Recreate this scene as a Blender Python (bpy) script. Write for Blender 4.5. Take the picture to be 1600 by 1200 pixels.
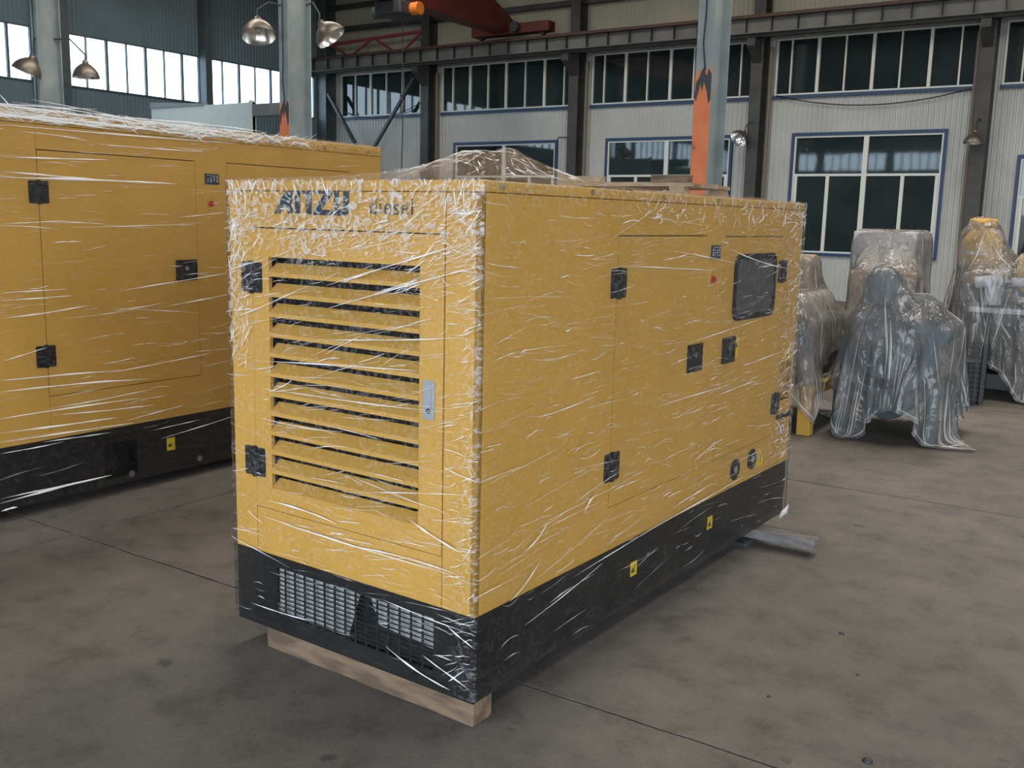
import bpy, math, random
import numpy as np
from mathutils import Matrix, Vector, noise as mnoise

for o in list(bpy.data.objects):
    bpy.data.objects.remove(o, do_unlink=True)
SC = bpy.context.scene
COL = SC.collection
random.seed(7)

# ------------------------------------------------------------------ camera
EYE = 1.58
cam_d = bpy.data.cameras.new('camera')
cam_d.sensor_width = 36.0
cam_d.lens = 1543.8 / 1600 * 36.0
cam_d.clip_end = 300
cam = bpy.data.objects.new('camera', cam_d)
COL.objects.link(cam)
PITCH, ROLL, YAW = .16635, -.0234, .98
def _cam():
    cp, sp = math.cos(PITCH), math.sin(PITCH)
    fw = np.array([0, cp, -sp]); r = np.array([1, 0, 0.]); d = np.cross(fw, r)
    r2 = math.cos(ROLL) * r + math.sin(ROLL) * d
    d2 = -math.sin(ROLL) * r + math.cos(ROLL) * d
    sb, cb = math.sin(YAW), math.cos(YAW)
    M = np.array([[sb, -cb, 0], [cb, sb, 0], [0, 0, 1.]])
    r2, d2, fw = M @ r2, M @ d2, M @ fw
    m = Matrix.Identity(4)
    for i in range(3):
        m[i][0] = r2[i]; m[i][1] = -d2[i]; m[i][2] = -fw[i]
    m[2][3] = EYE
    return m
cam.matrix_world = _cam()
SC.camera = cam

# ------------------------------------------------------------------ view, sky, large lights
vs = SC.view_settings
vs.view_transform = 'Standard'; vs.look = 'None'; vs.gamma = 1.0
vs.use_curve_mapping = False
vs.exposure = 0.0

SKY = 7.0
w = bpy.data.worlds.new('sky'); SC.world = w; w.use_nodes = True
nt = w.node_tree; nt.nodes.clear()
tc = nt.nodes.new('ShaderNodeTexCoord'); sx = nt.nodes.new('ShaderNodeSeparateXYZ')
cr = nt.nodes.new('ShaderNodeValToRGB'); bg = nt.nodes.new('ShaderNodeBackground'); wo = nt.nodes.new('ShaderNodeOutputWorld')
mr = nt.nodes.new('ShaderNodeMapRange'); mr.inputs[1].default_value = -1; mr.inputs[2].default_value = 1
nt.links.new(tc.outputs['Generated'], sx.inputs[0]); nt.links.new(sx.outputs['Z'], mr.inputs[0])
nt.links.new(mr.outputs[0], cr.inputs[0]); nt.links.new(cr.outputs[0], bg.inputs[0]); nt.links.new(bg.outputs[0], wo.inputs[0])
e = cr.color_ramp.elements
e[0].position = 0.47; e[0].color = (.30, .29, .27, 1)
e[1].position = 0.52; e[1].color = (.88, .96, 1.05, 1)
n = e.new(1.0); n.color = (.62, .80, 1.0, 1)
bg.inputs[1].default_value = SKY

def area_light(name, loc, direction, sx_, sy_, radiance, color, portal=False):
    l = bpy.data.lights.new(name, 'AREA'); l.shape = 'RECTANGLE'; l.size = sx_; l.size_y = sy_
    l.energy = radiance * math.pi * sx_ * sy_; l.color = color
    if portal: l.cycles.is_portal = True
    o = bpy.data.objects.new(name, l); COL.objects.link(o)
    z = -Vector(direction).normalized()
    up = Vector((0, 0, 1)) if abs(z.z) < .9 else Vector((0, 1, 0))
    x = up.cross(z).normalized(); y = z.cross(x)
    m = Matrix.Identity(4)
    for i in range(3):
        m[i][0] = x[i]; m[i][1] = y[i]; m[i][2] = z[i]; m[i][3] = loc[i]
    o.matrix_world = m
    return o
# plan of the hall (metres): back wall y = YB, left gable x = XL, the side with the gate y = YF, right gable x = XR
YB, XL, YF, XR = 21.4, -21.0, -11.5, 9.0
GATE = (-9.6, 8.4, 6.4)            # x0, x1, height of the open gate behind the photographer
GATE_R = (-10.5, .6, 5.6)           # y0, y1, height of the open end of the hall on the right
area_light('gate_daylight', ((GATE[0]+GATE[1])/2, YF+.05, GATE[2]/2), (0, 1, 0), GATE[1]-GATE[0], GATE[2], 1, (1, 1, 1), True)
area_light('right_gate_daylight', (XR-.05, (GATE_R[0]+GATE_R[1])/2, GATE_R[2]/2), (-1, 0, 0), GATE_R[1]-GATE_R[0], GATE_R[2], 1, (1, 1, 1), True)
area_light('left_window_daylight', (XL-.05, 5.0, 4.85), (1, 0, 0), 32, 1.2, 1, (1, 1, 1), True)
area_light('front_window_daylight', (-15.2, YF+.05, 4.9), (0, 1, 0), 10.8, .9, 1, (1, 1, 1), True)
# daylight through the translucent sheets in the roof
RS = math.atan2(9.9-7.75, 16.45)
for x in (-14.0, -8.0, -2.0, 4.0):
    area_light('skylight_daylight', (x, 11.3, 9.9-(11.3-4.95)*math.tan(RS)-.15), (0, -math.sin(RS), -math.cos(RS)), 1.6, 11.0, 10.0, (1.0, .91, .79))

# ------------------------------------------------------------------ helpers
def tag(o, label=None, cat=None, group=None, kind=None):
    if label: o['label'] = label
    if cat: o['category'] = cat
    if group: o['group'] = group
    if kind: o['kind'] = kind
    return o
def empty(name, loc=(0, 0, 0), rz=0.0):
    o = bpy.data.objects.new(name, None); COL.objects.link(o)
    o.location = loc; o.rotation_euler = (0, 0, rz); o.empty_display_size = .1
    return o
def thing(name, label, cat, loc=(0, 0, 0), rz=0.0, group=None):
    return tag(empty(name, loc, rz), label, cat, group)
def put(name, mesh, parent=None, loc=(0, 0, 0), rot=None):
    o = bpy.data.objects.new(name, mesh); COL.objects.link(o)
    o.parent = parent; o.location = loc
    if rot: o.rotation_euler = rot
    return o

class MB:
    def __init__(s): s.v = []; s.f = []
    def add(s, vs_, fs):
        n0 = len(s.v); s.v += [tuple(p) for p in vs_]; s.f += [tuple(i + n0 for i in f) for f in fs]; return s
    def box(s, x0, x1, y0, y1, z0, z1):
        return s.add([(x0,y0,z0),(x1,y0,z0),(x1,y1,z0),(x0,y1,z0),(x0,y0,z1),(x1,y0,z1),(x1,y1,z1),(x0,y1,z1)],
                     [(0,3,2,1),(4,5,6,7),(0,1,5,4),(1,2,6,5),(2,3,7,6),(3,0,4,7)])
    def prism(s, poly, fn, h0, h1):
        """poly: list of 2-D points; fn(a, b, h) -> 3-D point"""
        n = len(poly)
        vs_ = [fn(a, b, h0) for a, b in poly] + [fn(a, b, h1) for a, b in poly]
        fs = [tuple(range(n)), tuple(range(2*n-1, n-1, -1))]
        fs += [(i, i+n, (i+1) % n + n, (i+1) % n) for i in range(n)]
        return s.add(vs_, fs)
    def cyl(s, p0, p1, r0, r1=None, n=12, cap=True):
        r1 = r0 if r1 is None else r1
        p0, p1 = Vector(p0), Vector(p1); d = (p1-p0).normalized()
        a = d.orthogonal().normalized(); b = d.cross(a)
        vs_ = []
        for p, r in ((p0, r0), (p1, r1)):
            for i in range(n):
                t = 2*math.pi*i/n; vs_.append(p + a*(math.cos(t)*r) + b*(math.sin(t)*r))
        fs = [(i, (i+1) % n, (i+1) % n + n, i+n) for i in range(n)]
        if cap: fs += [tuple(range(n-1, -1, -1)), tuple(range(n, 2*n))]
        return s.add(vs_, fs)
    def tube(s, pts, r, n=8):
        pts = [Vector(p) for p in pts]; rings = []
        a = None
        for i, p in enumerate(pts):
            d = (pts[min(i+1, len(pts)-1)] - pts[max(i-1, 0)]).normalized()
            a = d.orthogonal().normalized() if a is None else (a - d*a.dot(d)).normalized()
            b = d.cross(a)
            rings.append([p + a*(math.cos(2*math.pi*k/n)*r) + b*(math.sin(2*math.pi*k/n)*r) for k in range(n)])
        vs_ = [q for rr in rings for q in rr]; fs = []
        for i in range(len(pts)-1):
            for k in range(n):
                fs.append((i*n+k, i*n+(k+1) % n, (i+1)*n+(k+1) % n, (i+1)*n+k))
        fs += [tuple(range(n-1, -1, -1)), tuple(range((len(pts)-1)*n, len(pts)*n))]
        return s.add(vs_, fs)
    def lathe(s, prof, n=24, M=None, close=False):
        """prof: (r, z) pairs turned about z, moved by matrix M"""
        M = M or Matrix.Identity(4)
        vs_ = []; fs = []
        for r, z in prof:
            for i in range(n):
                t = 2*math.pi*i/n; vs_.append(M @ Vector((r*math.cos(t), r*math.sin(t), z)))
        for j in range(len(prof)-1):
            for i in range(n):
                fs.append((j*n+i, j*n+(i+1) % n, (j+1)*n+(i+1) % n, (j+1)*n+i))
        if close:
            fs += [tuple(range(n-1, -1, -1)), tuple(range((len(prof)-1)*n, len(prof)*n))]
        return s.add(vs_, fs)
    def mesh(s, name, mat=None, smooth=False):
        m = bpy.data.meshes.new(name); m.from_pydata(s.v, [], s.f); m.update()
        if mat: m.materials.append(mat)
        if smooth: m.polygons.foreach_set('use_smooth', [True]*len(m.polygons))
        return m
    def build(s, name, mat, parent=None, smooth=False, loc=(0, 0, 0), bevel=0):
        o = put(name, s.mesh(name, mat, smooth), parent, loc)
        if bevel:
            b = o.modifiers.new('bevel', 'BEVEL'); b.width = bevel; b.segments = 2; b.limit_method = 'ANGLE'
        return o
def struct(o): o['kind'] = 'structure'; return o

# ------------------------------------------------------------------ materials
def nodes(name):
    m = bpy.data.materials.new(name); m.use_nodes = True; t = m.node_tree
    return m, t, t.nodes['Principled BSDF'], t.nodes['Material Output']
def mat(name, c, rough=.5, metal=0., spec=.5, c2=None, scale=6., detail=6., lo=.35, hi=.65, bump=0., bscale=60., coat=0., stretch=None, rvar=0.):
    m, t, p, out = nodes(name)
    p.inputs['Base Color'].default_value = (*c, 1); p.inputs['Roughness'].default_value = rough
    p.inputs['Metallic'].default_value = metal; p.inputs['Specular IOR Level'].default_value = spec
    p.inputs['Coat Weight'].default_value = coat
    tc = t.nodes.new('ShaderNodeTexCoord'); src = tc.outputs['Object']
    if stretch:
        mp = t.nodes.new('ShaderNodeMapping'); mp.inputs['Scale'].default_value = stretch
        t.links.new(src, mp.inputs[0]); src = mp.outputs[0]
    if c2:
        nz = t.nodes.new('ShaderNodeTexNoise'); nz.inputs['Scale'].default_value = scale; nz.inputs['Detail'].default_value = detail
        t.links.new(src, nz.inputs[0])
        r = t.nodes.new('ShaderNodeValToRGB'); r.color_ramp.elements[0].position = lo; r.color_ramp.elements[1].position = hi
        r.color_ramp.elements[0].color = (*c, 1); r.color_ramp.elements[1].color = (*c2, 1)
        t.links.new(nz.outputs['Fac'], r.inputs[0]); t.links.new(r.outputs[0], p.inputs['Base Color'])
        if rvar:
            ma = t.nodes.new('ShaderNodeMath'); ma.operation = 'MULTIPLY_ADD'; ma.inputs[1].default_value = rvar; ma.inputs[2].default_value = rough - rvar/2
            t.links.new(nz.outputs['Fac'], ma.inputs[0]); t.links.new(ma.outputs[0], p.inputs['Roughness'])
    if bump:
        nb = t.nodes.new('ShaderNodeTexNoise'); nb.inputs['Scale'].default_value = bscale; nb.inputs['Detail'].default_value = 4
        t.links.new(src, nb.inputs[0])
        bp = t.nodes.new('ShaderNodeBump'); bp.inputs['Strength'].default_value = bump; bp.inputs['Distance'].default_value = .01
        t.links.new(nb.outputs['Fac'], bp.inputs['Height']); t.links.new(bp.outputs[0], p.inputs['Normal'])
    return m

M = {}
M['yellow'] = mat('yellow_paint', (.55, .318, .062), .42, c2=(.59, .342, .070), scale=3, bump=.02, bscale=220)
M['black'] = mat('black_paint', (.012, .012, .013), .33, c2=(.02, .019, .018), scale=5)
M['rubber'] = mat('black_rubber', (.012, .012, .013), .55)
M['hinge'] = mat('black_hinge', (.018, .018, .020), .35)
M['dark'] = mat('interior_shade', (.012, .011, .010), .9)  # near-black standing in for shade inside the bodies and behind the grille
M['steel'] = mat('zinc_steel', (.55, .55, .56), .32, metal=1.0)
M['handle'] = mat('silver_handle', (.50, .54, .58), .35, metal=.6)
M['red'] = mat('red_button', (.45, .03, .03), .35)
M['sticker'] = mat('yellow_sticker', (.75, .52, .02), .4)
M['ink'] = mat('dark_ink', (.03, .045, .07), .4)
M['white'] = mat('white_print', (.72, .72, .70), .5)
M['baffle'] = mat('grey_baffle', (.62, .64, .64), .5, c2=(.5, .52, .52), scale=20)
M['pane_dark'] = mat('smoked_pane', (.085, .085, .082), .22)
M['wood'] = mat('sawn_timber', (.21, .145, .09), .8, c2=(.11, .075, .048), scale=3, stretch=(2, 9, 9), lo=.4, hi=.6, bump=.3, bscale=30)
M['wood_pale'] = mat('pale_timber', (.46, .34, .23), .8, c2=(.32, .22, .14), scale=4, stretch=(2, 8, 8), bump=.2)
M['wood_grey'] = mat('weathered_timber', (.22, .215, .21), .75, c2=(.13, .12, .11), scale=5, stretch=(2, 8, 8), bump=.3)
M['sheet'] = mat('grey_wall_sheet', (.47, .495, .49), .5, c2=(.40, .42, .415), scale=1.1, spec=.4)
M['sheet_cream'] = mat('cream_wall_sheet', (.40, .39, .32), .55, c2=(.33, .32, .27), scale=1.0)
M['sheet_blue_backlit'] = mat('backlit_blue_wall_sheet', (.145, .21, .255), .55, c2=(.12, .175, .21), scale=1.0)  # left wall's back-lit shade is put into this darker, bluer colour
M['roofm'] = mat('roof_sheet', (.14, .15, .155), .7)
M['post'] = mat('dark_steel_post', (.035, .035, .037), .55, c2=(.06, .06, .06), scale=3)
M['post_blue'] = mat('blue_grey_post', (.06, .085, .10), .55, c2=(.09, .11, .12), scale=3)
M['colgrey'] = mat('blue_grey_column_paint', (.19, .235, .255), .5, c2=(.27, .31, .32), scale=2.2, spec=.4)
M['beamgrey'] = mat('grey_beam_paint', (.17, .175, .17), .55, c2=(.12, .125, .12), scale=2)
M['beamred'] = mat('brown_red_flange', (.065, .038, .034), .6, c2=(.10, .05, .045), scale=4)
M['cranered'] = mat('crane_red_paint', (.13, .022, .016), .5, c2=(.09, .016, .012), scale=1.5)
M['trussred'] = mat('red_primer', (.26, .035, .05), .6)
M['orangec'] = mat('orange_cap', (.7, .2, .03), .4)
M['pipe'] = mat('brown_conduit', (.17, .145, .115), .6)
M['blueframe'] = mat('blue_window_trim', (.018, .050, .125), .45)
M['whiteframe'] = mat('white_window_frame', (.62, .66, .63), .45)
M['lampout'] = mat('lamp_shell', (.20, .175, .14), .4, metal=.7, c2=(.12, .11, .10), scale=8)
M['lampin'] = mat('lamp_reflector', (.75, .75, .74), .22, metal=1.0)
M['partition'] = mat('white_partition', (.58, .68, .68), .5)
M['cable'] = mat('black_cable', (.015, .015, .015), .5)

def orange_mat():
    """column face: peeling orange paint over blue-grey"""
    m, t, p, out = nodes('peeling_orange_paint')
    tc = t.nodes.new('ShaderNodeTexCoord'); nz = t.nodes.new('ShaderNodeTexNoise'); nz.inputs['Scale'].default_value = 5; nz.inputs['Detail'].default_value = 8
    t.links.new(tc.outputs['Object'], nz.inputs[0])
    r = t.nodes.new('ShaderNodeValToRGB'); el = r.color_ramp.elements
    el[0].position = .27; el[0].color = (.06, .05, .05, 1)
    el[1].position = .32; el[1].color = (.58, .150, .050, 1)
    x = el.new(.7); x.color = (.66, .20, .075, 1)
    t.links.new(nz.outputs['Fac'], r.inputs[0]); t.links.new(r.outputs[0], p.inputs['Base Color'])
    p.inputs['Roughness'].default_value = .5
    return m
M['orange'] = orange_mat()

def concrete_mat():
    m, t, p, out = nodes('worn_concrete')
    geo = t.nodes.new('ShaderNodeNewGeometry')
    def nz(scale, detail=8, rough=.6):
        n = t.nodes.new('ShaderNodeTexNoise'); n.inputs['Scale'].default_value = scale; n.inputs['Detail'].default_value = detail
        n.inputs['Roughness'].default_value = rough; t.links.new(geo.outputs['Position'], n.inputs[0]); return n
    def ramp(src, stops):
        r = t.nodes.new('ShaderNodeValToRGB'); el = r.color_ramp.elements
        el[0].position, el[0].color = stops[0][0], (*stops[0][1], 1); el[1].position, el[1].color = stops[-1][0], (*stops[-1][1], 1)
        for q, c in stops[1:-1]:
            x = el.new(q); x.color = (*c, 1)
        t.links.new(src, r.inputs[0]); return r
    def mix(a, b, fac, mode='MULTIPLY'):
        x = t.nodes.new('ShaderNodeMix'); x.data_type = 'RGBA'; x.blend_type = mode
        if isinstance(fac, float): x.inputs[0].default_value = fac
        else: t.links.new(fac, x.inputs[0])
        t.links.new(a, x.inputs[6]); t.links.new(b, x.inputs[7]); return x.outputs[2]
    big = ramp(nz(.9, 6).outputs['Fac'], [(.3, (.125, .113, .101)), (.5, (.155, .140, .126)), (.72, (.185, .168, .149))])
    mid = ramp(nz(5, 8, .7).outputs['Fac'], [(.28, (.52, .51, .50)), (.5, (.95, .95, .95)), (.75, (1.22, 1.19, 1.14))])
    fine = ramp(nz(70, 4, .6).outputs['Fac'], [(.25, (.75, .75, .75)), (.7, (1.15, 1.15, 1.15))])
    spots = ramp(nz(9, 2, .4).outputs['Fac'], [(.22, (.35, .34, .33)), (.30, (1, 1, 1))])
    c = mix(big.outputs[0], mid.outputs[0], 1.0); c = mix(c, fine.outputs[0], .6); c = mix(c, spots.outputs[0], .7)
    t.links.new(c, p.inputs['Base Color'])
    rr = t.nodes.new('ShaderNodeMapRange'); rr.inputs[3].default_value = .45; rr.inputs[4].default_value = .75
    t.links.new(nz(3, 5).outputs['Fac'], rr.inputs[0]); t.links.new(rr.outputs[0], p.inputs['Roughness'])
    b = t.nodes.new('ShaderNodeBump'); b.inputs['Strength'].default_value = .35; b.inputs['Distance'].default_value = .006
    t.links.new(nz(45, 6, .7).outputs['Fac'], b.inputs['Height']); t.links.new(b.outputs[0], p.inputs['Normal'])
    p.inputs['Specular IOR Level'].default_value = .35
    return m
M['concrete'] = concrete_mat()
M['joint'] = mat('dirty_joint', (.045, .042, .04), .9)

def clear_glass():
    m, t, p, out = nodes('dusty_clear_glass'); t.nodes.remove(p)
    tr = t.nodes.new('ShaderNodeBsdfTransparent'); tr.inputs[0].default_value = (.80, .88, .92, 1)
    gl = t.nodes.new('ShaderNodeBsdfGlossy'); gl.inputs['Roughness'].default_value = .05
    mx = t.nodes.new('ShaderNodeMixShader'); mx.inputs[0].default_value = .06
    t.links.new(tr.outputs[0], mx.inputs[1]); t.links.new(gl.outputs[0], mx.inputs[2]); t.links.new(mx.outputs[0], out.inputs[0])
    return m
M['glass'] = clear_glass()
M['glass_dark'] = mat('dark_reflecting_glass', (.012, .020, .022), .035, spec=.75, c2=(.02, .032, .034), scale=1.2, bump=.035, bscale=2.2)

def film_mat(name, gloss, milk, bump, su, sv, rot, base=.006):
    """thin clear stretch film: mostly see-through, shiny, milky where it is crumpled"""
    m, t, p, out = nodes(name); t.nodes.remove(p)
    uv = t.nodes.new('ShaderNodeUVMap'); uv.uv_map = 'film'
    mp = t.nodes.new('ShaderNodeMapping'); mp.inputs['Scale'].default_value = (su, sv, 1); mp.inputs['Rotation'].default_value = (0, 0, rot)
    t.links.new(uv.outputs[0], mp.inputs[0])
    nz = t.nodes.new('ShaderNodeTexNoise'); nz.inputs['Scale'].default_value = 1; nz.inputs['Detail'].default_value = 5; nz.inputs['Distortion'].default_value = .8
    t.links.new(mp.outputs[0], nz.inputs[0])
    bp = t.nodes.new('ShaderNodeBump'); bp.inputs['Strength'].default_value = bump; bp.inputs['Distance'].default_value = .012
    at = t.nodes.new('ShaderNodeAttribute'); at.attribute_name = 'crumple'
    vo = t.nodes.new('ShaderNodeTexNoise'); vo.inputs['Scale'].default_value = 26; vo.inputs['Detail'].default_value = 4; vo.inputs['Distortion'].default_value = 2.2
    t.links.new(uv.outputs[0], vo.inputs[0])
    hm = t.nodes.new('ShaderNodeMath'); hm.operation = 'MULTIPLY'; t.links.new(vo.outputs['Fac'], hm.inputs[0]); t.links.new(at.outputs['Fac'], hm.inputs[1])
    hs = t.nodes.new('ShaderNodeMath'); hs.operation = 'MULTIPLY_ADD'; hs.inputs[1].default_value = 2.2; t.links.new(hm.outputs[0], hs.inputs[0]); t.links.new(nz.outputs['Fac'], hs.inputs[2])
    t.links.new(hs.outputs[0], bp.inputs['Height'])
    gl = t.nodes.new('ShaderNodeBsdfGlossy'); gl.inputs['Roughness'].default_value = .16
    t.links.new(bp.outputs[0], gl.inputs['Normal'])
    tr = t.nodes.new('ShaderNodeBsdfTransparent')
    df = t.nodes.new('ShaderNodeBsdfDiffuse'); df.inputs[0].default_value = (.85, .85, .86, 1)
    t.links.new(bp.outputs[0], df.inputs['Normal'])
    fr = t.nodes.new('ShaderNodeFresnel'); fr.inputs[0].default_value = 1.35
    t.links.new(bp.outputs[0], fr.inputs['Normal'])
    ma = t.nodes.new('ShaderNodeMath'); ma.operation = 'MULTIPLY_ADD'; ma.inputs[1].default_value = gloss; ma.inputs[2].default_value = base; ma.use_clamp = True
    t.links.new(fr.outputs[0], ma.inputs[0])
    r = t.nodes.new('ShaderNodeMapRange'); r.inputs[1].default_value = .48; r.inputs[2].default_value = .68; r.inputs[4].default_value = milk
    t.links.new(vo.outputs['Fac'], r.inputs[0])
    mm = t.nodes.new('ShaderNodeMath'); mm.operation = 'MULTIPLY'; t.links.new(r.outputs[0], mm.inputs[0]); t.links.new(at.outputs['Fac'], mm.inputs[1])
    m1 = t.nodes.new('ShaderNodeMixShader'); t.links.new(mm.outputs[0], m1.inputs[0]); t.links.new(tr.outputs[0], m1.inputs[1]); t.links.new(df.outputs[0], m1.inputs[2])
    m2 = t.nodes.new('ShaderNodeMixShader'); t.links.new(ma.outputs[0], m2.inputs[0]); t.links.new(m1.outputs[0], m2.inputs[1]); t.links.new(gl.outputs[0], m2.inputs[2])
    t.links.new(m2.outputs[0], out.inputs[0])
    return m
M['film'] = film_mat('stretch_film', .62, .60, .55, 7, 70, .06)
M['film_top'] = film_mat('loose_stretch_film', .22, .12, .7, 9, 30, .3, .0)

def crease_mat(name, alpha, white):  # film folds with their highlights put into a white base colour
    m, t, p, out = nodes(name)
    p.inputs['Base Color'].default_value = (white, white, white*.99, 1); p.inputs['Roughness'].default_value = .22
    p.inputs['Specular IOR Level'].default_value = .9; p.inputs['Alpha'].default_value = alpha
    return m
M['crease'] = crease_mat('highlight_white_film', .80, .95)
M['crease_soft'] = crease_mat('thin_highlight_white_film', .36, .9)

def cover_mat(name, c, dens, c2):
    """milky polythene dust sheet"""
    m, t, p, out = nodes(name); t.nodes.remove(p)
    geo = t.nodes.new('ShaderNodeTexCoord')
    nz = t.nodes.new('ShaderNodeTexNoise'); nz.inputs['Scale'].default_value = 5; nz.inputs['Detail'].default_value = 6
    t.links.new(geo.outputs['Object'], nz.inputs[0])
    cr = t.nodes.new('ShaderNodeValToRGB'); cr.color_ramp.elements[0].color = (*c, 1); cr.color_ramp.elements[1].color = (*c2, 1)
    cr.color_ramp.elements[0].position = .35; cr.color_ramp.elements[1].position = .65
    t.links.new(nz.outputs['Fac'], cr.inputs[0])
    bp = t.nodes.new('ShaderNodeBump'); bp.inputs['Strength'].default_value = .9; bp.inputs['Distance'].default_value = .03
    n2 = t.nodes.new('ShaderNodeTexNoise'); n2.inputs['Scale'].default_value = 1; n2.inputs['Detail'].default_value = 3; n2.inputs['Distortion'].default_value = 1.2
    mp = t.nodes.new('ShaderNodeMapping'); mp.inputs['Scale'].default_value = (6, 6, 2.2); mp.inputs['Rotation'].default_value = (.2, .3, .1)
    t.links.new(geo.outputs['Object'], mp.inputs[0]); t.links.new(mp.outputs[0], n2.inputs[0])
    # sharp creases where the noise crosses its middle value
    q1 = t.nodes.new('ShaderNodeMath'); q1.operation = 'SUBTRACT'; q1.inputs[1].default_value = .5; t.links.new(n2.outputs['Fac'], q1.inputs[0])
    q2 = t.nodes.new('ShaderNodeMath'); q2.operation = 'ABSOLUTE'; t.links.new(q1.outputs[0], q2.inputs[0])
    q3 = t.nodes.new('ShaderNodeMath'); q3.operation = 'MULTIPLY'; q3.inputs[1].default_value = -2.2; t.links.new(q2.outputs[0], q3.inputs[0])
    t.links.new(q3.outputs[0], bp.inputs['Height'])
    df = t.nodes.new('ShaderNodeBsdfDiffuse'); tl = t.nodes.new('ShaderNodeBsdfTranslucent'); gl = t.nodes.new('ShaderNodeBsdfGlossy'); tr = t.nodes.new('ShaderNodeBsdfTransparent')
    gl.inputs['Roughness'].default_value = .15
    for q in (df, tl): t.links.new(cr.outputs[0], q.inputs[0])
    for q in (df, gl): t.links.new(bp.outputs[0], q.inputs['Normal'])
    a = t.nodes.new('ShaderNodeMixShader'); a.inputs[0].default_value = .4; t.links.new(df.outputs[0], a.inputs[1]); t.links.new(tl.outputs[0], a.inputs[2])
    b = t.nodes.new('ShaderNodeMixShader'); t.links.new(tr.outputs[0], b.inputs[1]); t.links.new(a.outputs[0], b.inputs[2])
    r = t.nodes.new('ShaderNodeMapRange'); r.inputs[1].default_value = .3; r.inputs[2].default_value = .7; r.inputs[3].default_value = dens-.12; r.inputs[4].default_value = dens+.12
    t.links.new(nz.outputs['Fac'], r.inputs[0]); t.links.new(r.outputs[0], b.inputs[0])
    fr = t.nodes.new('ShaderNodeFresnel'); fr.inputs[0].default_value = 1.48; t.links.new(bp.outputs[0], fr.inputs['Normal'])
    c_ = t.nodes.new('ShaderNodeMixShader'); t.links.new(fr.outputs[0], c_.inputs[0]); t.links.new(b.outputs[0], c_.inputs[1]); t.links.new(gl.outputs[0], c_.inputs[2])
    t.links.new(c_.outputs[0], out.inputs[0])
    return m
M['cover'] = cover_mat('polythene_sheet', (.54, .52, .50), .30, (.62, .60, .57))
M['cover_blue'] = cover_mat('bluish_polythene_sheet', (.48, .51, .54), .30, (.58, .59, .60))
M['cover_tan'] = cover_mat('dusty_polythene_sheet', (.48, .43, .38), .46, (.58, .53, .48))
M['engblue'] = mat('blue_grey_engine', (.115, .150, .175), .5, c2=(.08, .11, .135), scale=8)
M['enggreen'] = mat('grey_green_steel', (.05, .085, .085), .5)
M['engdark'] = mat('dark_engine', (.035, .040, .045), .55)
M['engwhite'] = mat('white_engine_part', (.62, .65, .68), .5)
M['engyellow'] = mat('machine_yellow', (.60, .35, .06), .45)
M['tan'] = mat('tan_board', (.38, .27, .17), .7)
M['palegrey'] = mat('pale_grey_board', (.55, .54, .52), .6)
M['wire'] = mat('dull_wire', (.10, .11, .12), .5, metal=.4)

# ------------------------------------------------------------------ the hall: floor
fl = struct(MB().box(XL-1, XR+1, YF-1, YB+1, -.30, -.012).build('floor', M['joint']))
xj = [XL-1, -17.9, -13.4, -8.9, -4.36, .6, 5.2, XR+1]
yj = [YF-1, -7.3, -3.95, -.6, 2.68, 6.0, 9.32, 12.7, 16.1, 19.4, YB+1]
def wob(a, s): return .008*mnoise.noise(Vector((a*1.3, s*7.7, .5))) + .006*mnoise.noise(Vector((a*9.0, s*3.1, 2.5)))
def slab(ix, iy):
    x0, x1, y0, y1 = xj[ix], xj[ix+1], yj[iy], yj[iy+1]
    g = .0055; n = max(6, int((x1-x0)/.12)); k = max(6, int((y1-y0)/.12))
    loop = []
    for i in range(n): a = x0+(x1-x0)*i/n; loop.append((a, y0+g+wob(a, iy) + .004*abs(mnoise.noise(Vector((a*23, iy, 9))))))
    for i in range(k): a = y0+(y1-y0)*i/k; loop.append((x1-g+wob(a, 40+ix+1), a))
    for i in range(n): a = x1+(x0-x1)*i/n; loop.append((a, y1-g+wob(a, iy+1) - .004*abs(mnoise.noise(Vector((a*19, iy, 5))))))
    for i in range(k): a = y1+(y0-y1)*i/k; loop.append((x0+g+wob(a, 40+ix), a))
    return MB().prism(loop, lambda a, b, h: (a, b, h), -.06, 0.0).build('floor_slab', M['concrete'], fl)
for ix in range(len(xj)-1):
    for iy in range(len(yj)-1): slab(ix, iy)

# ------------------------------------------------------------------ walls of corrugated sheet
def corr(mb, fn, a0, a1, z0, z1, pitch=.105, depth=.016):
    """ribs run upright; fn(a, d, z) -> point"""
    k0 = int(math.floor(a0/pitch)); a = []
    prof = ((0, 0), (.30, 0), (.42, 1), (.72, 1), (.84, 0))
    k = k0
    while k*pitch < a1:
        for q, d in prof:
            x = (k+q)*pitch
            if a0 <= x <= a1: a.append((x, d*depth))
        k += 1
    if not a or a[0][0] > a0: a.insert(0, (a0, 0))
    if a[-1][0] < a1: a.append((a1, 0))
    n = len(a)
    mb.add([fn(x, d, z0) for x, d in a] + [fn(x, d, z1) for x, d in a], [(i, i+1, i+1+n, i+n) for i in range(n-1)])
def banded(mb, fn, a0, a1, z0, z1, holes):
    """sheet with rectangular openings (x0, x1, z0, z1)"""
    zs = sorted({z0, z1} | {h[2] for h in holes} | {h[3] for h in holes})
    for b, t_ in zip(zs[:-1], zs[1:]):
        cuts = sorted((h[0], h[1]) for h in holes if h[2] <= b+1e-6 and h[3] >= t_-1e-6)
        x = a0
        for c0, c1 in cuts:
            if c0 > x: corr(mb, fn, x, c0, b, t_)
            x = max(x, c1)
        if x < a1: corr(mb, fn, x, a1, b, t_)
EAVE = 7.75
POSTS = (-17.08, -12.53, -8.0, -3.5, 1.0, 5.5)
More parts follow.
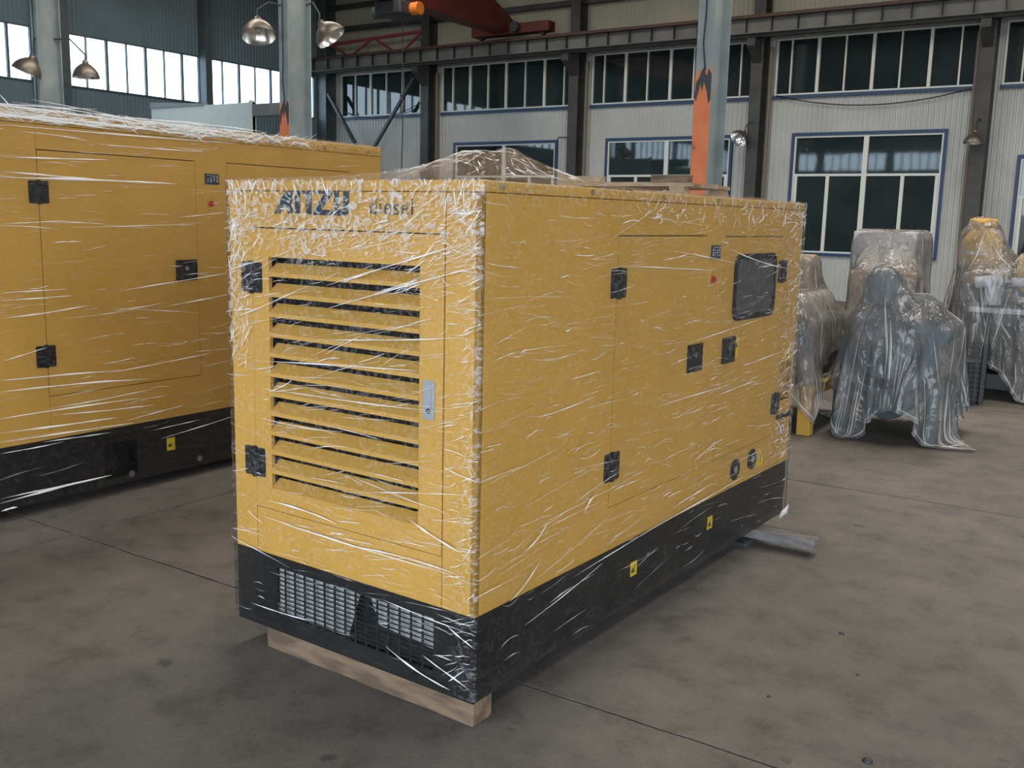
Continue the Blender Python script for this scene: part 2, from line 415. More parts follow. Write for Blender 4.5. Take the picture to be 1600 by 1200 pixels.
UP = [(-20.42, -17.5), (-16.77, -12.75), (-12.22, -8.15), (-7.70, -3.70), (-3.25, .8), (1.25, 5.3)]
LOW = [(-16.29, -13.2), (-11.72, -8.64), (-7.18, -4.19), (-2.78, .3), (1.8, 4.9)]
UZ, LZ = (4.30, 5.47), (1.0, 3.44)
LTOP = [LZ[1], LZ[1], LZ[1], 2.92, LZ[1]]
holes_b = [(a, b, *UZ) for a, b in UP] + [(a, b, LZ[0], t_) for (a, b), t_ in zip(LOW, LTOP)]
fb = lambda a, d, z: (a, YB-d, z)
mb = MB(); banded(mb, fb, XL, XR, 0, 5.75, holes_b); struct(mb.build('wall_back', M['sheet']))
mb = MB(); banded(mb, fb, XL, XR, 5.75, EAVE+.6, []); struct(mb.build('wall_back_upper', M['sheet_cream']))
LW = [(-10.7, -7.0), (-6.4, -2.4), (-2.0, 2.0), (2.4, 6.4), (6.8, 8.4), (8.75, 12.47), (13.24, 16.87), (17.05, 20.85)]
fl_ = lambda a, d, z: (XL+d, a, z)
LZW = (4.24, 5.39)
mb = MB(); banded(mb, fl_, YF, YB, 0, 10.2, [(a, b, *LZW) for a, b in LW]); struct(mb.build('wall_left', M['sheet_blue_backlit']))
FW = [(-20.5, -17.0), (-16.6, -13.4), (-13.0, -10.0)]
ff = lambda a, d, z: (a, YF+d, z)
FZ = (4.45, 5.36)
mb = MB(); banded(mb, ff, XL, XR, 0, EAVE+.6, [(a, b, *FZ) for a, b in FW] + [(GATE[0], GATE[1], 0, GATE[2])]); struct(mb.build('wall_front', M['sheet']))
mb = MB(); banded(mb, lambda a, d, z: (XR-d, a, z), YF, YB, 0, 10.2, [(GATE_R[0], GATE_R[1], 0, GATE_R[2])]); struct(mb.build('wall_right', M['sheet']))
# pitched roof
ym = (YB+YF)/2
mb = MB()
for y0, z0, y1, z1 in ((YF-.2, EAVE, ym, 9.9), (ym, 9.9, YB+.2, EAVE)):
    mb.add([(XL-.2, y0, z0), (XR+.2, y0, z0), (XR+.2, y1, z1), (XL-.2, y1, z1), (XL-.2, y0, z0+.08), (XR+.2, y0, z0+.08), (XR+.2, y1, z1+.08), (XL-.2, y1, z1+.08)],
           [(0,3,2,1),(4,5,6,7),(0,1,5,4),(1,2,6,5),(2,3,7,6),(3,0,4,7)])
ceil = struct(mb.build('ceiling', M['roofm']))
for y in (7, 9.5, 12, 14.5, 17, 19.5):
    z = 9.9-(y-ym)/(YB-ym)*(9.9-EAVE)
    if y > 8 and y < 19.2: continue
    MB().box(XL, XR, y-.04, y+.04, z-.22, z-.02).build('purlin', M['post'], ceil)

# ------------------------------------------------------------------ windows
def window(name, fn, a0, a1, z0, z1, mulls, thick, pane, frame, trim=None, transoms=(), sub=(), fw=.035, depth=.05):
    """fn(a, d, z); mulls: (position, half width); sub: extra sash bars below the transom"""
    w_ = struct(empty(name))
    p = fn((a0+a1)/2, 0, z0); w_.location = p
    L = lambda a, d, z: tuple(Vector(fn(a, d, z))-Vector(p))
    def bx(a, b, c, d_, d0, d1):
        return MB().prism([(a, c), (b, c), (b, d_), (a, d_)], lambda u, v, h: L(u, h, v), d0, d1)
    fr = MB()
    for q in ((a0, a1, z0, z0+fw), (a0, a1, z1-fw, z1), (a0, a0+fw, z0+fw, z1-fw), (a1-fw, a1, z0+fw, z1-fw)):
        b = bx(*q, -.02, depth); fr.add(b.v, b.f)
    fr.build('window_frame', frame, w_)
    if trim:
        tb = MB()
        for q in trim(a0, a1, z0, z1):
            b = bx(*q, -.02, depth+.02); tb.add(b.v, b.f)
        tb.build('window_trim', M['blueframe'], w_)
    ztop = z1-fw
    rows = [z0+fw] + list(transoms) + [ztop]
    for t_ in transoms: bx(a0+fw, a1-fw, t_-.025, t_+.025, -.01, depth).build('transom', frame, w_)
    for a, hw in mulls: bx(a-hw, a+hw, z0+fw, ztop, -.01, depth+.004).build('mullion', frame, w_)
    for a, hw in sub: bx(a-hw, a+hw, z0+fw, transoms[0]-.025, -.01, depth-.004).build('sash_bar', frame, w_)
    for j in range(len(rows)-1):
        cut = sorted([a for a, _ in mulls] + ([a for a, _ in sub] if (transoms and j == 0) else []))
        xs = [a0+fw] + cut + [a1-fw]
        for u, v in zip(xs[:-1], xs[1:]):
            bx(u, v, rows[j], rows[j+1], .004, .010).build('pane', pane, w_)
    return w_
wn = 0
sill = lambda a0, a1, z0, z1: [(a0-.03, a1+.03, z0-.07, z0)]
blue_all = lambda a0, a1, z0, z1: [(a0-.06, a0, z0-.06, z1+.07), (a1, a1+.06, z0-.06, z1+.07), (a0, a1, z1, z1+.07), (a0, a1, z0-.06, z0)]
MUL = [[-19.87, -19.3, -18.72, -18.13], [-16.41, -15.85, -15.28, -14.72, -14.14, -13.57, -13.0], [-11.89, -11.32, -10.75, -10.17, -9.6, -9.05, -8.49],
       [-7.37, -6.8, -6.24, -5.68, -5.14, -4.58, -4.03], [-2.92, -2.35, -1.8, -1.25, -.7, -.15, .4], [1.6, 2.2, 2.75, 3.3, 3.9, 4.45, 5.0]]
for (a, b), ml in zip(UP, MUL):
    wn += 1
    window('window_%d' % wn, fb, a, b, *UZ, [(x, .032 if i % 2 else .016) for i, x in enumerate(ml)], 0, M['glass_dark'], M['whiteframe'], sill)
for (a, b), zt in zip(LOW, LTOP):
    wn += 1; c = (a+b)/2
    window('window_%d' % wn, fb, a, b, LZ[0], zt, [(c, .05)], 0, M['glass_dark'], M['whiteframe'], blue_all, (2.63 if zt > 3 else 2.2,), [((a+c)/2, .035), ((b+c)/2+.02, .035), (a+.07, .03), (b-.07, .03)])
for a, b in LW:
    wn += 1; k = int(round((b-a)/.55))
    window('window_%d' % wn, fl_, a, b, *LZW, [(a+(b-a)*i/k, .026 if i % 2 == 0 else .012) for i in range(1, k)], 0, M['glass'], M['post_blue'], None, fw=.03)
for a, b in FW:
    wn += 1
    window('window_%d' % wn, ff, a, b, *FZ, [(a+(b-a)*i/7, .03) for i in range(1, 7)], 0, M['glass'], M['post_blue'], None, fw=.03)

# ------------------------------------------------------------------ steel posts on the walls, conduits
def isect(mb, x0, x1, y0, y1, z0, z1, tf=.018, tw=.012, along='y'):
    if along == 'y':   # web runs in y, flanges at y0 and y1
        xm = (x0+x1)/2
        mb.box(x0, x1, y0, y0+tf, z0, z1); mb.box(x0, x1, y1-tf, y1, z0, z1); mb.box(xm-tw/2, xm+tw/2, y0+tf, y1-tf, z0, z1)
    else:
        ymid = (y0+y1)/2
        mb.box(x0, x0+tf, y0, y1, z0, z1); mb.box(x1-tf, x1, y0, y1, z0, z1); mb.box(x0+tf, x1-tf, ymid-tw/2, ymid+tw/2, z0, z1)
plab = ['standing beside the diagonal braces', 'left of the grey and orange column, with a bare lamp hook', 'carrying the shiny bell lamp', 'carrying the dull bell lamp above the yellow tank', 'just beyond the right window row', 'farthest along the back wall']
for i, x in enumerate(POSTS):
    if i > 3: continue
    t_ = thing('wall_post', 'dark steel wall post ' + plab[i], 'post', (x, 21.2, 0), group='posts along the back wall')
    mb = MB(); isect(mb, -.13, .13, -.20, .17, 0, EAVE); mb.build('post_section', M['post'], t_)
    mb = MB(); mb.prism([(-.62, 5.25), (-.62, 5.40), (-.2, 5.40), (-.2, 4.95)], lambda a, b, h: (h, a, b), -.09, .09)
    mb.build('beam_bracket', M['post'], t_)
    xp = x+.22 if i < 3 else x-.20
    MB().tube([(xp, 21.25, 0), (xp, 21.25, 5.3)], .045).build('conduit_pipe', M['pipe'])
clab = ['beside the diagonal braces', 'left of the grey and orange column', 'beside the shiny bell lamp', 'beside the dull bell lamp']
for o, l in zip(sorted([o for o in COL.objects if o.name.startswith('conduit_pipe')], key=lambda o: o.name), clab):
    tag(o, 'thin brown conduit running up the wall post ' + l, 'pipe', 'conduits on the back wall')
for i, (y, wd) in enumerate(((12.86, .34), (16.96, .10), (8.57, .12), (2.2, .3))):
    if i > 2: continue
    t_ = MB().box(XL+.02, XL+.30, y-wd, y+wd, 0, 8.25).build('gable_post', M['post_blue'])
    tag(t_, 'blue-grey gable wall post ' + ('between the two widest bright windows', 'dividing the bright windows behind the hanging lamps', 'at the left edge beside the bright window')[i], 'post')
# column tucked in the corner between both walls
t_ = MB(); isect(t_, -20.95, -20.62, 20.95, 21.35, 0, EAVE); tag(t_.build('corner_post', M['post_blue']), 'dark blue-grey steel post in the corner of the hall', 'post')

# ------------------------------------------------------------------ free-standing columns
def column(x, y, ztop, zo, label):
    t_ = thing('steel_column', label, 'column', (x+.0925, y+.225, 0), group='columns down the hall')
    mb = MB(); isect(mb, -.0925, .0925, -.225, .225, 0, ztop, .02, .014); mb.build('column_section', M['colgrey'], t_)
    # painted lower face with a ragged upper edge
    n = 14; poly = [(-.0935, .02), (.0935, .02)] + [(.0935-.187*i/n, zo+.10*mnoise.noise(Vector((i*.7, x, 1.3)))) for i in range(n+1)]
    mb = MB(); mb.prism(poly, lambda a, b, h: (a, h, b), -.2275, -.2245); mb.build('orange_paint', M['orange'], t_)
    # dark torn band of old tape
    if zo > 3.0:
        poly = [(-.092, zo-.26), (-.07, zo-.30), (-.055, zo-.22), (-.03, zo-.12), (-.005, zo-.20), (.012, zo-.10), (.05, zo-.21), (.07, zo-.33), (.094, zo-.28), (.094, zo-.02), (.06, zo+.03), (.035, zo-.04), (.005, zo+.05), (-.02, zo+.02), (-.05, zo-.06), (-.08, zo-.10)]
        MB().prism(poly, lambda a, b, h: (a, h, b), -.2290, -.2272).build('tape_remnant', M['engdark'], t_)
    MB().tube([(-.01, -.235, ztop), (.0, -.237, zo+.6), (-.015, -.237, zo+.3), (.02, -.235, zo+.02)], .008, 6).build('cable', M['cable'], t_)
    return t_
column(-4.56, 10.19, 8.9, 3.16, 'grey steel column with peeling orange lower face, behind the near generator')
column(-10.95, 10.2, 8.9, 3.12, 'grey column with an orange lower face carrying two bell lamps')
column(-17.30, 10.3, 8.9, 2.9, 'tall blue-grey column left of the wide bright window row')

# ------------------------------------------------------------------ crane runway and crane
t_ = thing('crane_runway_beam', 'long grey crane runway beam with stiffener ribs under the upper wall', 'beam', (-6, 20.72, 5.5))
mb = MB(); mb.box(-15, 15, -.008, .008, .015, .30); mb.build('web', M['beamgrey'], t_)
MB().box(-15, 15, -.11, .11, 0, .015).build('lower_flange', M['beamgrey'], t_)
MB().box(-15, 15, -.16, .16, .30, .325).build('upper_flange', M['beamred'], t_)
MB().box(-15, 15, -.03, .03, .325, .39).build('crane_rail', M['beamred'], t_)
sm = MB().box(-.006, .006, -.10, -.008, .015, .30).mesh('stiffener', M['post'])
for k in range(54): put('stiffener', sm, t_, (-14.8+k*.55, 0, 0))
MB().box(-15, 15, .02, .16, -.06, -.005).build('lower_strip', M['post'], t_)

t_ = thing('overhead_crane', 'dark red overhead travelling crane girder with orange-capped hoist', 'crane', (-14.35, 20.72, 5.9))
mb = MB(); mb.prism([(-.25, .62), (.25, .62), (.25, -.02), (-.25, -.02)], lambda a, b, h: (a, h, b+.12+ (.0 if h < -.9 else 0)), -30.5, -.8)
mb.build('girder', M['cranered'], t_)
mb = MB(); mb.add([(-.25,-.8,.10),(.25,-.8,.10),(.25,-.8,.74),(-.25,-.8,.74),(-.2,.2,.10),(.2,.2,.10),(.2,.2,.36),(-.2,.2,.36)],
                  [(0,1,2,3),(7,6,5,4),(0,4,5,1),(1,5,6,2),(2,6,7,3),(3,7,4,0)]); mb.build('girder_end', M['cranered'], t_)
mb = MB(); mb.box(-.9, 1.35, -.16, .16, .06, .30); mb.build('end_carriage', M['cranered'], t_, bevel=.02)
for xw in (-.7, 1.1): MB().cyl((xw, -.06, .11), (xw, .06, .11), .11, n=16).build('carriage_wheel', M['engdark'], t_)
MB().cyl((.45, -.30, .2), (.45, -.16, .2), .12, n=14).build('drive_motor', M['engdark'], t_)
mb = MB(); mb.box(-.30, .42, -4.4, -3.6, -.20, .08); mb.build('hoist_body', M['engdark'], t_, bevel=.04)
MB().cyl((.42, -4.0, -.06), (.62, -4.0, -.06), .13, n=16).build('hoist_cap', M['orangec'], t_)
MB().cyl((-.62, -4.0, -.06), (-.30, -4.0, -.06), .13, n=16).build('hoist_motor', M['enggreen'], t_)
MB().tube([(.15, -4.0, -.2), (.16, -4.0, -2.5), (.13, -4.0, -3.4)], .012, 6).build('hoist_cable', M['cable'], t_)

# girts on the upper wall, wind bracing, red truss
for z in (6.68, 7.28):
    tag(MB().box(XL+.3, XR, 21.22, 21.36, z-.06, z+.06).build('wall_girt', M['post']), 'dark girt across the upper back wall, ' + ('the lower of the two' if z < 7 else 'the upper of the two under the roof'), 'girt')
tr = thing('red_truss', 'small red bracing truss above the runway beam near the corner', 'truss', (-18.85, 21.05, 5.9))
def bar(parent, a, b, r, m, name='bar'):
    d = Vector(b)-Vector(a)
    return MB().cyl(a, b, r, n=4).build(name, m, parent)
bar(tr, (-1.72, 0, .36), (1.64, 0, .45), .05, M['trussred'], 'top_chord')
for a, b in (((-.15, 0, .38), (-.9, 0, .0)), ((.0, 0, .38), (.65, 0, .02)), ((1.6, 0, .42), (1.0, 0, .02)), ((-1.65, 0, .36), (-1.0, 0, .0))):
    bar(tr, a, b, .035, M['trussred'], 'web_bar')
vb = thing('v_brace', 'dark V-shaped wind brace below the runway beam near the hall corner', 'brace', (-19.16, 21.0, 0))
bar(vb, (-1.42, 0, 4.92), (0, 0, 3.02), .055, M['post'], 'brace_bar'); bar(vb, (1.72, 0, 5.18), (0, 0, 3.02), .055, M['post'], 'brace_bar')
MB().box(-.14, .14, -.02, .02, 2.86, 3.12).build('gusset_plate', M['post'], vb); MB().box(-.05, .05, -.05, .05, 0, 2.95).build('brace_stand', M['post'], vb)
mb = MB(); pts = []
for i in range(25):
    s = i/24; pts.append((-7.63+3.85*s, 21.30, 4.30-.05*s-.25*4*s*(1-s)))
tag(mb.tube(pts, .011, 6).build('hanging_cable', M['cable']), 'black cable sagging across the back wall under the upper windows', 'cable')
mb = MB(); pts = [(-20.3+2.9*i/16, 21.30, 4.45+.15*i/16-.28*4*(i/16)*(1-i/16)) for i in range(17)]
tag(mb.tube(pts, .010, 6).build('hanging_cable', M['cable']), 'thin cable drooping behind the diagonal braces', 'cable')

# ------------------------------------------------------------------ bell lamps
def frame_to(loc, axis):
    z = Vector(axis).normalized(); x = z.orthogonal().normalized(); y = z.cross(x)
    m = Matrix.Identity(4)
    for i in range(3): m[i][0] = x[i]; m[i][1] = y[i]; m[i][2] = z[i]; m[i][3] = loc[i]
    return m
def bell_lamp(loc, axis, r, arm, label):
    """loc: centre of the mouth; axis points from mouth to socket"""
    t_ = thing('bell_lamp', label, 'lamp', loc, group='bell lamps')
    Mx = frame_to((0, 0, 0), axis)
    prof = [(r, 0), (r*.97, r*.18), (r*.86, r*.45), (r*.66, r*.72), (r*.42, r*.93), (r*.24, r*1.04)]
    MB().lathe(prof, 28, Mx).build('lamp_shell', M['lampout'], t_, True)
    inn = [(a*.975, b-.004 if k else 0.0) for k, (a, b) in enumerate(prof)] + [(.001, r*1.02)]
    MB().lathe(inn, 28, Mx).build('reflector', M['lampin'], t_, True)
    MB().lathe([(r*.24, r*1.0), (r*.22, r*1.22), (r*.12, r*1.30), (.001, r*1.3)], 16, Mx).build('socket', M['lampout'], t_, True)
    MB().lathe([(.001, r*.30), (r*.16, r*.36), (r*.22, r*.55), (r*.12, r*.85), (r*.10, r*1.0)], 14, Mx).build('bulb', M['palegrey'], t_, True)
    top = Vector(axis).normalized()*(r*1.28)
    pts = [top, top+Vector((0, 0, .10))]
    a = Vector(arm)-Vector(loc)
    pts += [Vector((a.x*.5+top.x*.5, a.y*.5+top.y*.5, a.z+.02)), a]
    MB().tube(pts, .014, 6).build('lamp_arm', M['post'], t_)
    return t_
bell_lamp((-10.98, 9.86, 3.98), (-.32, .22, .92), .235, (-10.9, 10.2, 4.45), 'bell lamp hung left of the middle grey column')
bell_lamp((-10.33, 10.62, 4.03), (-.55, -.28, .80), .225, (-10.75, 10.55, 4.5), 'pale shiny bell lamp hung right of the middle grey column')
bell_lamp((-17.22, 10.12, 3.90), (.25, .30, .90), .255, (-17.2, 10.31, 4.5), 'tilted bell lamp by the leftmost column at the left edge')
bell_lamp((-16.80, 11.0, 3.90), (.0, .0, 1), .24, (-17.2, 10.66, 4.55), 'dark bell lamp hanging straight down before the bright window')
bell_lamp((-8.22, 20.75, 3.36), (.30, .70, .62), .20, (-8.0, 21.0, 3.72), 'shiny bell lamp on the wall post beside the middle window')
bell_lamp((-3.54, 20.8, 3.18), (0, .05, 1), .20, (-3.5, 21.0, 3.62), 'dull dark bell lamp on the wall post above the yellow tank')
t_ = MB().tube([(-12.62, 21.0, 3.52), (-12.8, 20.85, 3.52), (-12.84, 20.8, 3.42), (-12.84, 20.8, 3.2)], .016, 6).build('lamp_hook', M['post'])
tag(t_, 'bare bent lamp hook on the wall post with no lamp', 'hook')

# white partition and beam deep on the left
t_ = thing('partition_wall', 'white sheet partition standing beyond the left generator', 'partition', (-16.2, 13.05, 0))
mb = MB(); corr(mb, lambda a, d, z: (a, -.034-d, z), -1.5, 1.45, 0, 3.58, .25, .004); mb.build('sheet', M['partition'], t_)
MB().box(-1.5, 1.5, -.03, .03, 0, 3.60).build('core', M['partition'], t_)
MB().box(1.42, 1.5, -.05, .05, 0, 3.63).build('edge_profile', M['whiteframe'], t_)
MB().prism([(-1.5, 3.60), (.15, 3.60), (.15, 3.63), (-1.5, 3.72)], lambda a, b, h: (a, h, b), -.06, .06).build('top_capping', M['colgrey'], t_)
t_ = MB().box(-14.69, -13.4, 13.0, 13.12, 3.34, 3.56).build('cross_beam', M['beamgrey']); tag(t_, 'short grey beam running from the white partition behind the column', 'beam')

# ------------------------------------------------------------------ diesel generators: shared pieces
def creases_mesh(name, items, fn, mat_):
    """items: (a, z, angle, length, width, bow); fn(a, z, n) -> 3-D; every fold is a small tapered ridge"""
    mb = MB()
    for a, z, ang, ln, wd, bow in items:
        k = max(3, min(9, int(ln/.04)+2)); ca, sa = math.cos(ang), math.sin(ang)
        vs_ = []; ph = random.random()*6
        for i in range(k+1):
            s = i/k; u = (s-.5)*ln; v = bow*(1-(2*s-1)**2) + .0006*math.sin(ph+s*7)
            wv = wd*min(1, 3.2*min(s, 1-s)+.12)*(.75+.35*math.sin(ph*2+s*13))
            for q, h in ((-.5, 0), (.08, .9), (.5, 0)):
                vv = v+q*wv
                vs_.append(fn(a+u*ca-vv*sa, z+u*sa+vv*ca, h*wv*.55))
        fs = []
        for i in range(k):
            for j in range(2): fs.append((i*3+j, (i+1)*3+j, (i+1)*3+j+1, i*3+j+1))
        mb.add(vs_, fs)
    return mb.mesh(name, mat_, True)
def rounded(a0, a1, z0, z1, r, n=6):
    out = []
    for cx, cz, t0 in ((a1-r, z0+r, -90), (a1-r, z1-r, 0), (a0+r, z1-r, 90), (a0+r, z0+r, 180)):
        for i in range(n+1):
            t = math.radians(t0+90*i/n); out.append((cx+r*math.cos(t), cz+r*math.sin(t)))
    return out
def circ(ca, cz, r, n=18): return [(ca+r*math.cos(2*math.pi*i/n), cz+r*math.sin(2*math.pi*i/n)) for i in range(n)]
SIDE = lambda a, b, h: (h, a, b)          # side faces +x: (y, z, outward)
FRONT = lambda a, b, h: (a, -h, b)        # front faces -y
def hinge(parent, F, ca, cz, loc=(0, 0, 0), wd=.105, hh=.105):
    mb = MB()
    for s in (-1, 1):
        mb.prism(rounded(min(s*.007, s*wd/2)+ca, max(s*.007, s*wd/2)+ca, cz-hh/2, cz+hh/2, .008, 3), F, 0, .006)
        for q in (-.03, .03): mb.prism(circ(ca+s*.032, cz+q, .006, 8), F, .006, .0085)
    mb.prism(rounded(ca-.009, ca+.009, cz-hh/2-.004, cz+hh/2+.004, .003, 2), F, 0, .011)
    return mb.build('hinge', M['hinge'], parent)
def latch(parent, F, ca, cz, wd=.135, hh=.115):
    mb = MB(); mb.prism(rounded(ca-wd/2, ca+wd/2, cz-hh/2, cz+hh/2, .010, 3), F, 0, .005)
    for q in ((ca-wd/2, ca+wd/2, cz+hh/2-.014, cz+hh/2), (ca-wd/2, ca+wd/2, cz-hh/2, cz-hh/2+.014), (ca-wd/2, ca-wd/2+.014, cz-hh/2, cz+hh/2), (ca+wd/2-.014, ca+wd/2, cz-hh/2, cz+hh/2)):
        mb.prism([(q[0], q[2]), (q[1], q[2]), (q[1], q[3]), (q[0], q[3])], F, .005, .009)
    mb.prism(rounded(ca-wd*.32, ca+wd*.32, cz-hh*.34, cz-hh*.02, .006, 3), F, .004, .010)
    return mb.build('latch', M['hinge'], parent)
def lock(parent, F, ca, cz):
    return MB().prism(circ(ca, cz, .013, 14), F, .005, .011).build('lock_cylinder', M['steel'], parent)
def forklift_sticker(parent, F, ca, cz, s=.052, h=.058, off=0.0):
    st = MB().prism([(ca-s/2, cz-h/2), (ca+s/2, cz-h/2), (ca+s/2, cz+h/2), (ca-s/2, cz+h/2)], F, off, off+.0012).build('warning_sticker', M['sticker'], parent)
    mb = MB()
    for poly in ([(-.018, -.016), (.000, -.016), (.000, -.004), (-.006, .006), (-.018, -.004)], [(.003, -.016), (.006, -.016), (.006, .012), (.003, .012)], [(.006, -.016), (.018, -.016), (.018, -.013), (.006, -.013)]):
        mb.prism([(ca+a, cz+b) for a, b in poly], F, off+.0012, off+.0018)
    mb.build('pictogram', M['ink'], st)
    return st
def plate(parent, F, ca, cz, wd, hh):
    pl = MB().prism(rounded(ca-wd/2, ca+wd/2, cz-hh/2, cz+hh/2, .004, 2), F, 0, .002).build('instruction_plate', M['ink'], parent)
    mb = MB(); rnd = random.Random(int(ca*1000))
    for r_ in range(2):
        for c_ in range(4):
            a = ca-wd*.36+c_*wd*.22; z = cz-hh*.22+r_*hh*.36
            for (p0, p1) in (((0, 0), (.012, .014)), ((.003, .012), (.014, .012)), ((.002, .0), (.013, .001))):
                if rnd.random() < .25: continue
                mb.prism([(a+p0[0], z+p0[1]-.0015), (a+p1[0], z+p1[1]-.0015), (a+p1[0], z+p1[1]+.0015), (a+p0[0], z+p0[1]+.0015)], F, .002, .0028)
    mb.build('printed_characters', M['white'], pl)
    return pl
def estop(parent, F, ca, cz):
    mb = MB(); n = 22
    vs_ = []; fs = []
    rings = ((.047, .000), (.045, .003), (.041, .003), (.034, .0008))
    for r_, h in rings:
        for i in range(n): t = 2*math.pi*i/n; vs_.append(F(ca+r_*.9*math.cos(t), cz+r_*math.sin(t), h))
    for j in range(len(rings)-1):
        for i in range(n): fs.append((j*n+i, j*n+(i+1) % n, (j+1)*n+(i+1) % n, (j+1)*n+i))
    fs.append(tuple((len(rings)-1)*n+i for i in range(n)))
    cup = MB().add(vs_, fs).build('stop_cup', M['yellow'], parent, True)
    MB().prism(circ(ca, cz-.008, .017, 16), F, .001, .010).build('emergency_stop_button', M['red'], cup)
    return cup
def bolt(parent, F, ca, cz, r=.011):
    return MB().prism(circ(ca, cz, r, 6), F, 0, .008).build('roof_bolt', M['steel'], parent)

def film_shell(W, L, z0, z1, off, path, parent, mat_, shift, seed, crumple):
    """sheet wound round the box: path follows left, front, right and back faces with rounded corners"""
    # perimeter polyline (x, y, nx, ny, s)
    r = off
    corners = [(-W, L), (-W, 0), (0, 0), (0, L)]
    segs = []
    norms = [(-1, 0), (0, -1), (1, 0), (0, 1)]
    pts = []
    s = 0.0
    for i in range(4):
        a, b = corners[i], corners[(i+1) % 4]
        n_ = norms[i]; ln = math.dist(a, b); k = int(ln/.028)
        for j in range(k+1):
            t = j/k; pts.append((a[0]+(b[0]-a[0])*t, a[1]+(b[1]-a[1])*t, n_[0], n_[1], s+ln*t, i))
        s += ln
        n2 = norms[(i+1) % 4]
        for q in (.3, .7):
            v = Vector((n_[0]*(1-q)+n2[0]*q, n_[1]*(1-q)+n2[1]*q)).normalized()
            pts.append((b[0], b[1], v.x, v.y, s+.01*q, i))
    pts = pts[:-2]
    nz = int((z1-z0)/.028); vs_ = []; cr_ = []; uvs = []
    for j in range(nz+1):
        z = z0+(z1-z0)*j/nz
        for (x, y, nx, ny, s_, f) in pts:
            zz = z
            if j == 0: zz = z0+.018*mnoise.noise(Vector((s_*3, seed, 0)))
            c = crumple(f, x, y, z)
            d = off+.0022*mnoise.noise(Vector((s_*3+seed, z*22+s_*.8, 1.7))) + c*.0045*mnoise.noise(Vector((s_*26, z*30+seed, 4.1)))
            vs_.append((x+nx*d, y+ny*d, zz)); cr_.append(c); uvs.append((s_, z))
    n_ = len(pts); fs = []
    for j in range(nz):
        for i in range(n_):
            k = (i+1) % n_
            fs.append((j*n_+i, j*n_+k, (j+1)*n_+k, (j+1)*n_+i))
    m = bpy.data.meshes.new('stretch_film'); m.from_pydata(vs_, [], fs); m.update()
    m.materials.append(mat_); m.polygons.foreach_set('use_smooth', [True]*len(m.polygons))
    at = m.attributes.new('crumple', 'FLOAT', 'POINT'); at.data.foreach_set('value', cr_)
    uv = m.uv_layers.new(name='film')
    li = np.empty(len(m.loops), dtype=np.int32); m.loops.foreach_get('vertex_index', li)
    uv.data.foreach_set('uv', np.array(uvs, dtype=np.float32)[li].ravel())
    return put('stretch_film', m, parent, shift)
def film_top(W, L, z, off, height, parent, mat_, shift):
    nx, ny = int((W+.03)/.025), int((L+.03)/.025); vs_ = []; uvs = []
    for j in range(ny+1):
        for i in range(nx+1):
            x = -W-off+(W+2*off)*i/nx; y = -off+(L+2*off)*j/ny
            vs_.append((x, y, z+height(x, y))); uvs.append((x*3, y*.3))
    fs = [(j*(nx+1)+i, j*(nx+1)+i+1, (j+1)*(nx+1)+i+1, (j+1)*(nx+1)+i) for j in range(ny) for i in range(nx)]
    m = bpy.data.meshes.new('film_top'); m.from_pydata(vs_, [], fs); m.update(); m.materials.append(mat_)
    m.polygons.foreach_set('use_smooth', [True]*len(m.polygons))
    at = m.attributes.new('crumple', 'FLOAT', 'POINT'); at.data.foreach_set('value', [.30]*len(vs_))
    uv = m.uv_layers.new(name='film'); li = np.empty(len(m.loops), dtype=np.int32); m.loops.foreach_get('vertex_index', li)
    uv.data.foreach_set('uv', np.array(uvs, dtype=np.float32)[li].ravel())
    return put('top_film', m, parent, shift)

# ------------------------------------------------------------------ the near generator
W1, L1 = 1.112, 2.665
ZB, ZY, ZT = .081, .366, 1.686
A1 = math.radians(-1.53)
cx, cy = -W1/2, L1/2
c_, s_ = math.cos(A1), math.sin(A1)
g1 = thing('diesel_generator', 'yellow film-wrapped generator with louvred front door on a black base', 'generator',
           (-1.68+cx*c_-cy*s_, 2.33+cx*s_+cy*c_, ZB), A1, group='wrapped generators')
SH = (-cx, -cy, -ZB)
def P1(mb, name, m, **k):
    o = mb.build(name, m, g1, **k); o.location = SH; return o
def frames(mb, a0, a1, z0, z1, hs, F, h0, h1):
    """sheet a0..a1, z0..z1 with openings hs, as slabs"""
    zs = sorted({z0, z1} | {h[2] for h in hs} | {h[3] for h in hs})
    for b, t_ in zip(zs[:-1], zs[1:]):
        cuts = sorted((h[0], h[1]) for h in hs if h[2] <= b+1e-6 and h[3] >= t_-1e-6); x = a0
        for c0, c1 in cuts + [(a1, a1)]:
            if c0 > x+1e-6: mb.prism([(x, b), (c0, b), (c0, t_), (x, t_)], F, h0, h1)
            x = max(x, c1)
# dark box in the hollow body, put there as its inside shade
mb = MB(); mb.box(-W1+.02, -.09, .10, L1-.02, ZY, ZT-.04); P1(mb, 'interior_shade_box', M['dark'])
# front panels
D0, D1, DZ0, DZ1 = -.995, -.135, .536, 1.526
for nm, q in (('front_panel', (-W1, D0-.0035, ZY, ZT-.036)), ('front_panel', (D1+.004, 0, ZY, ZT-.036)), ('front_panel', (D0-.0008, D1+.001, ZY, DZ0-.003)), ('front_panel', (D0-.0008, D1+.001, DZ1+.004, ZT-.036))):
    mb = MB(); frames(mb, *q, [], FRONT, -.02, 0); P1(mb, nm, M['yellow'])
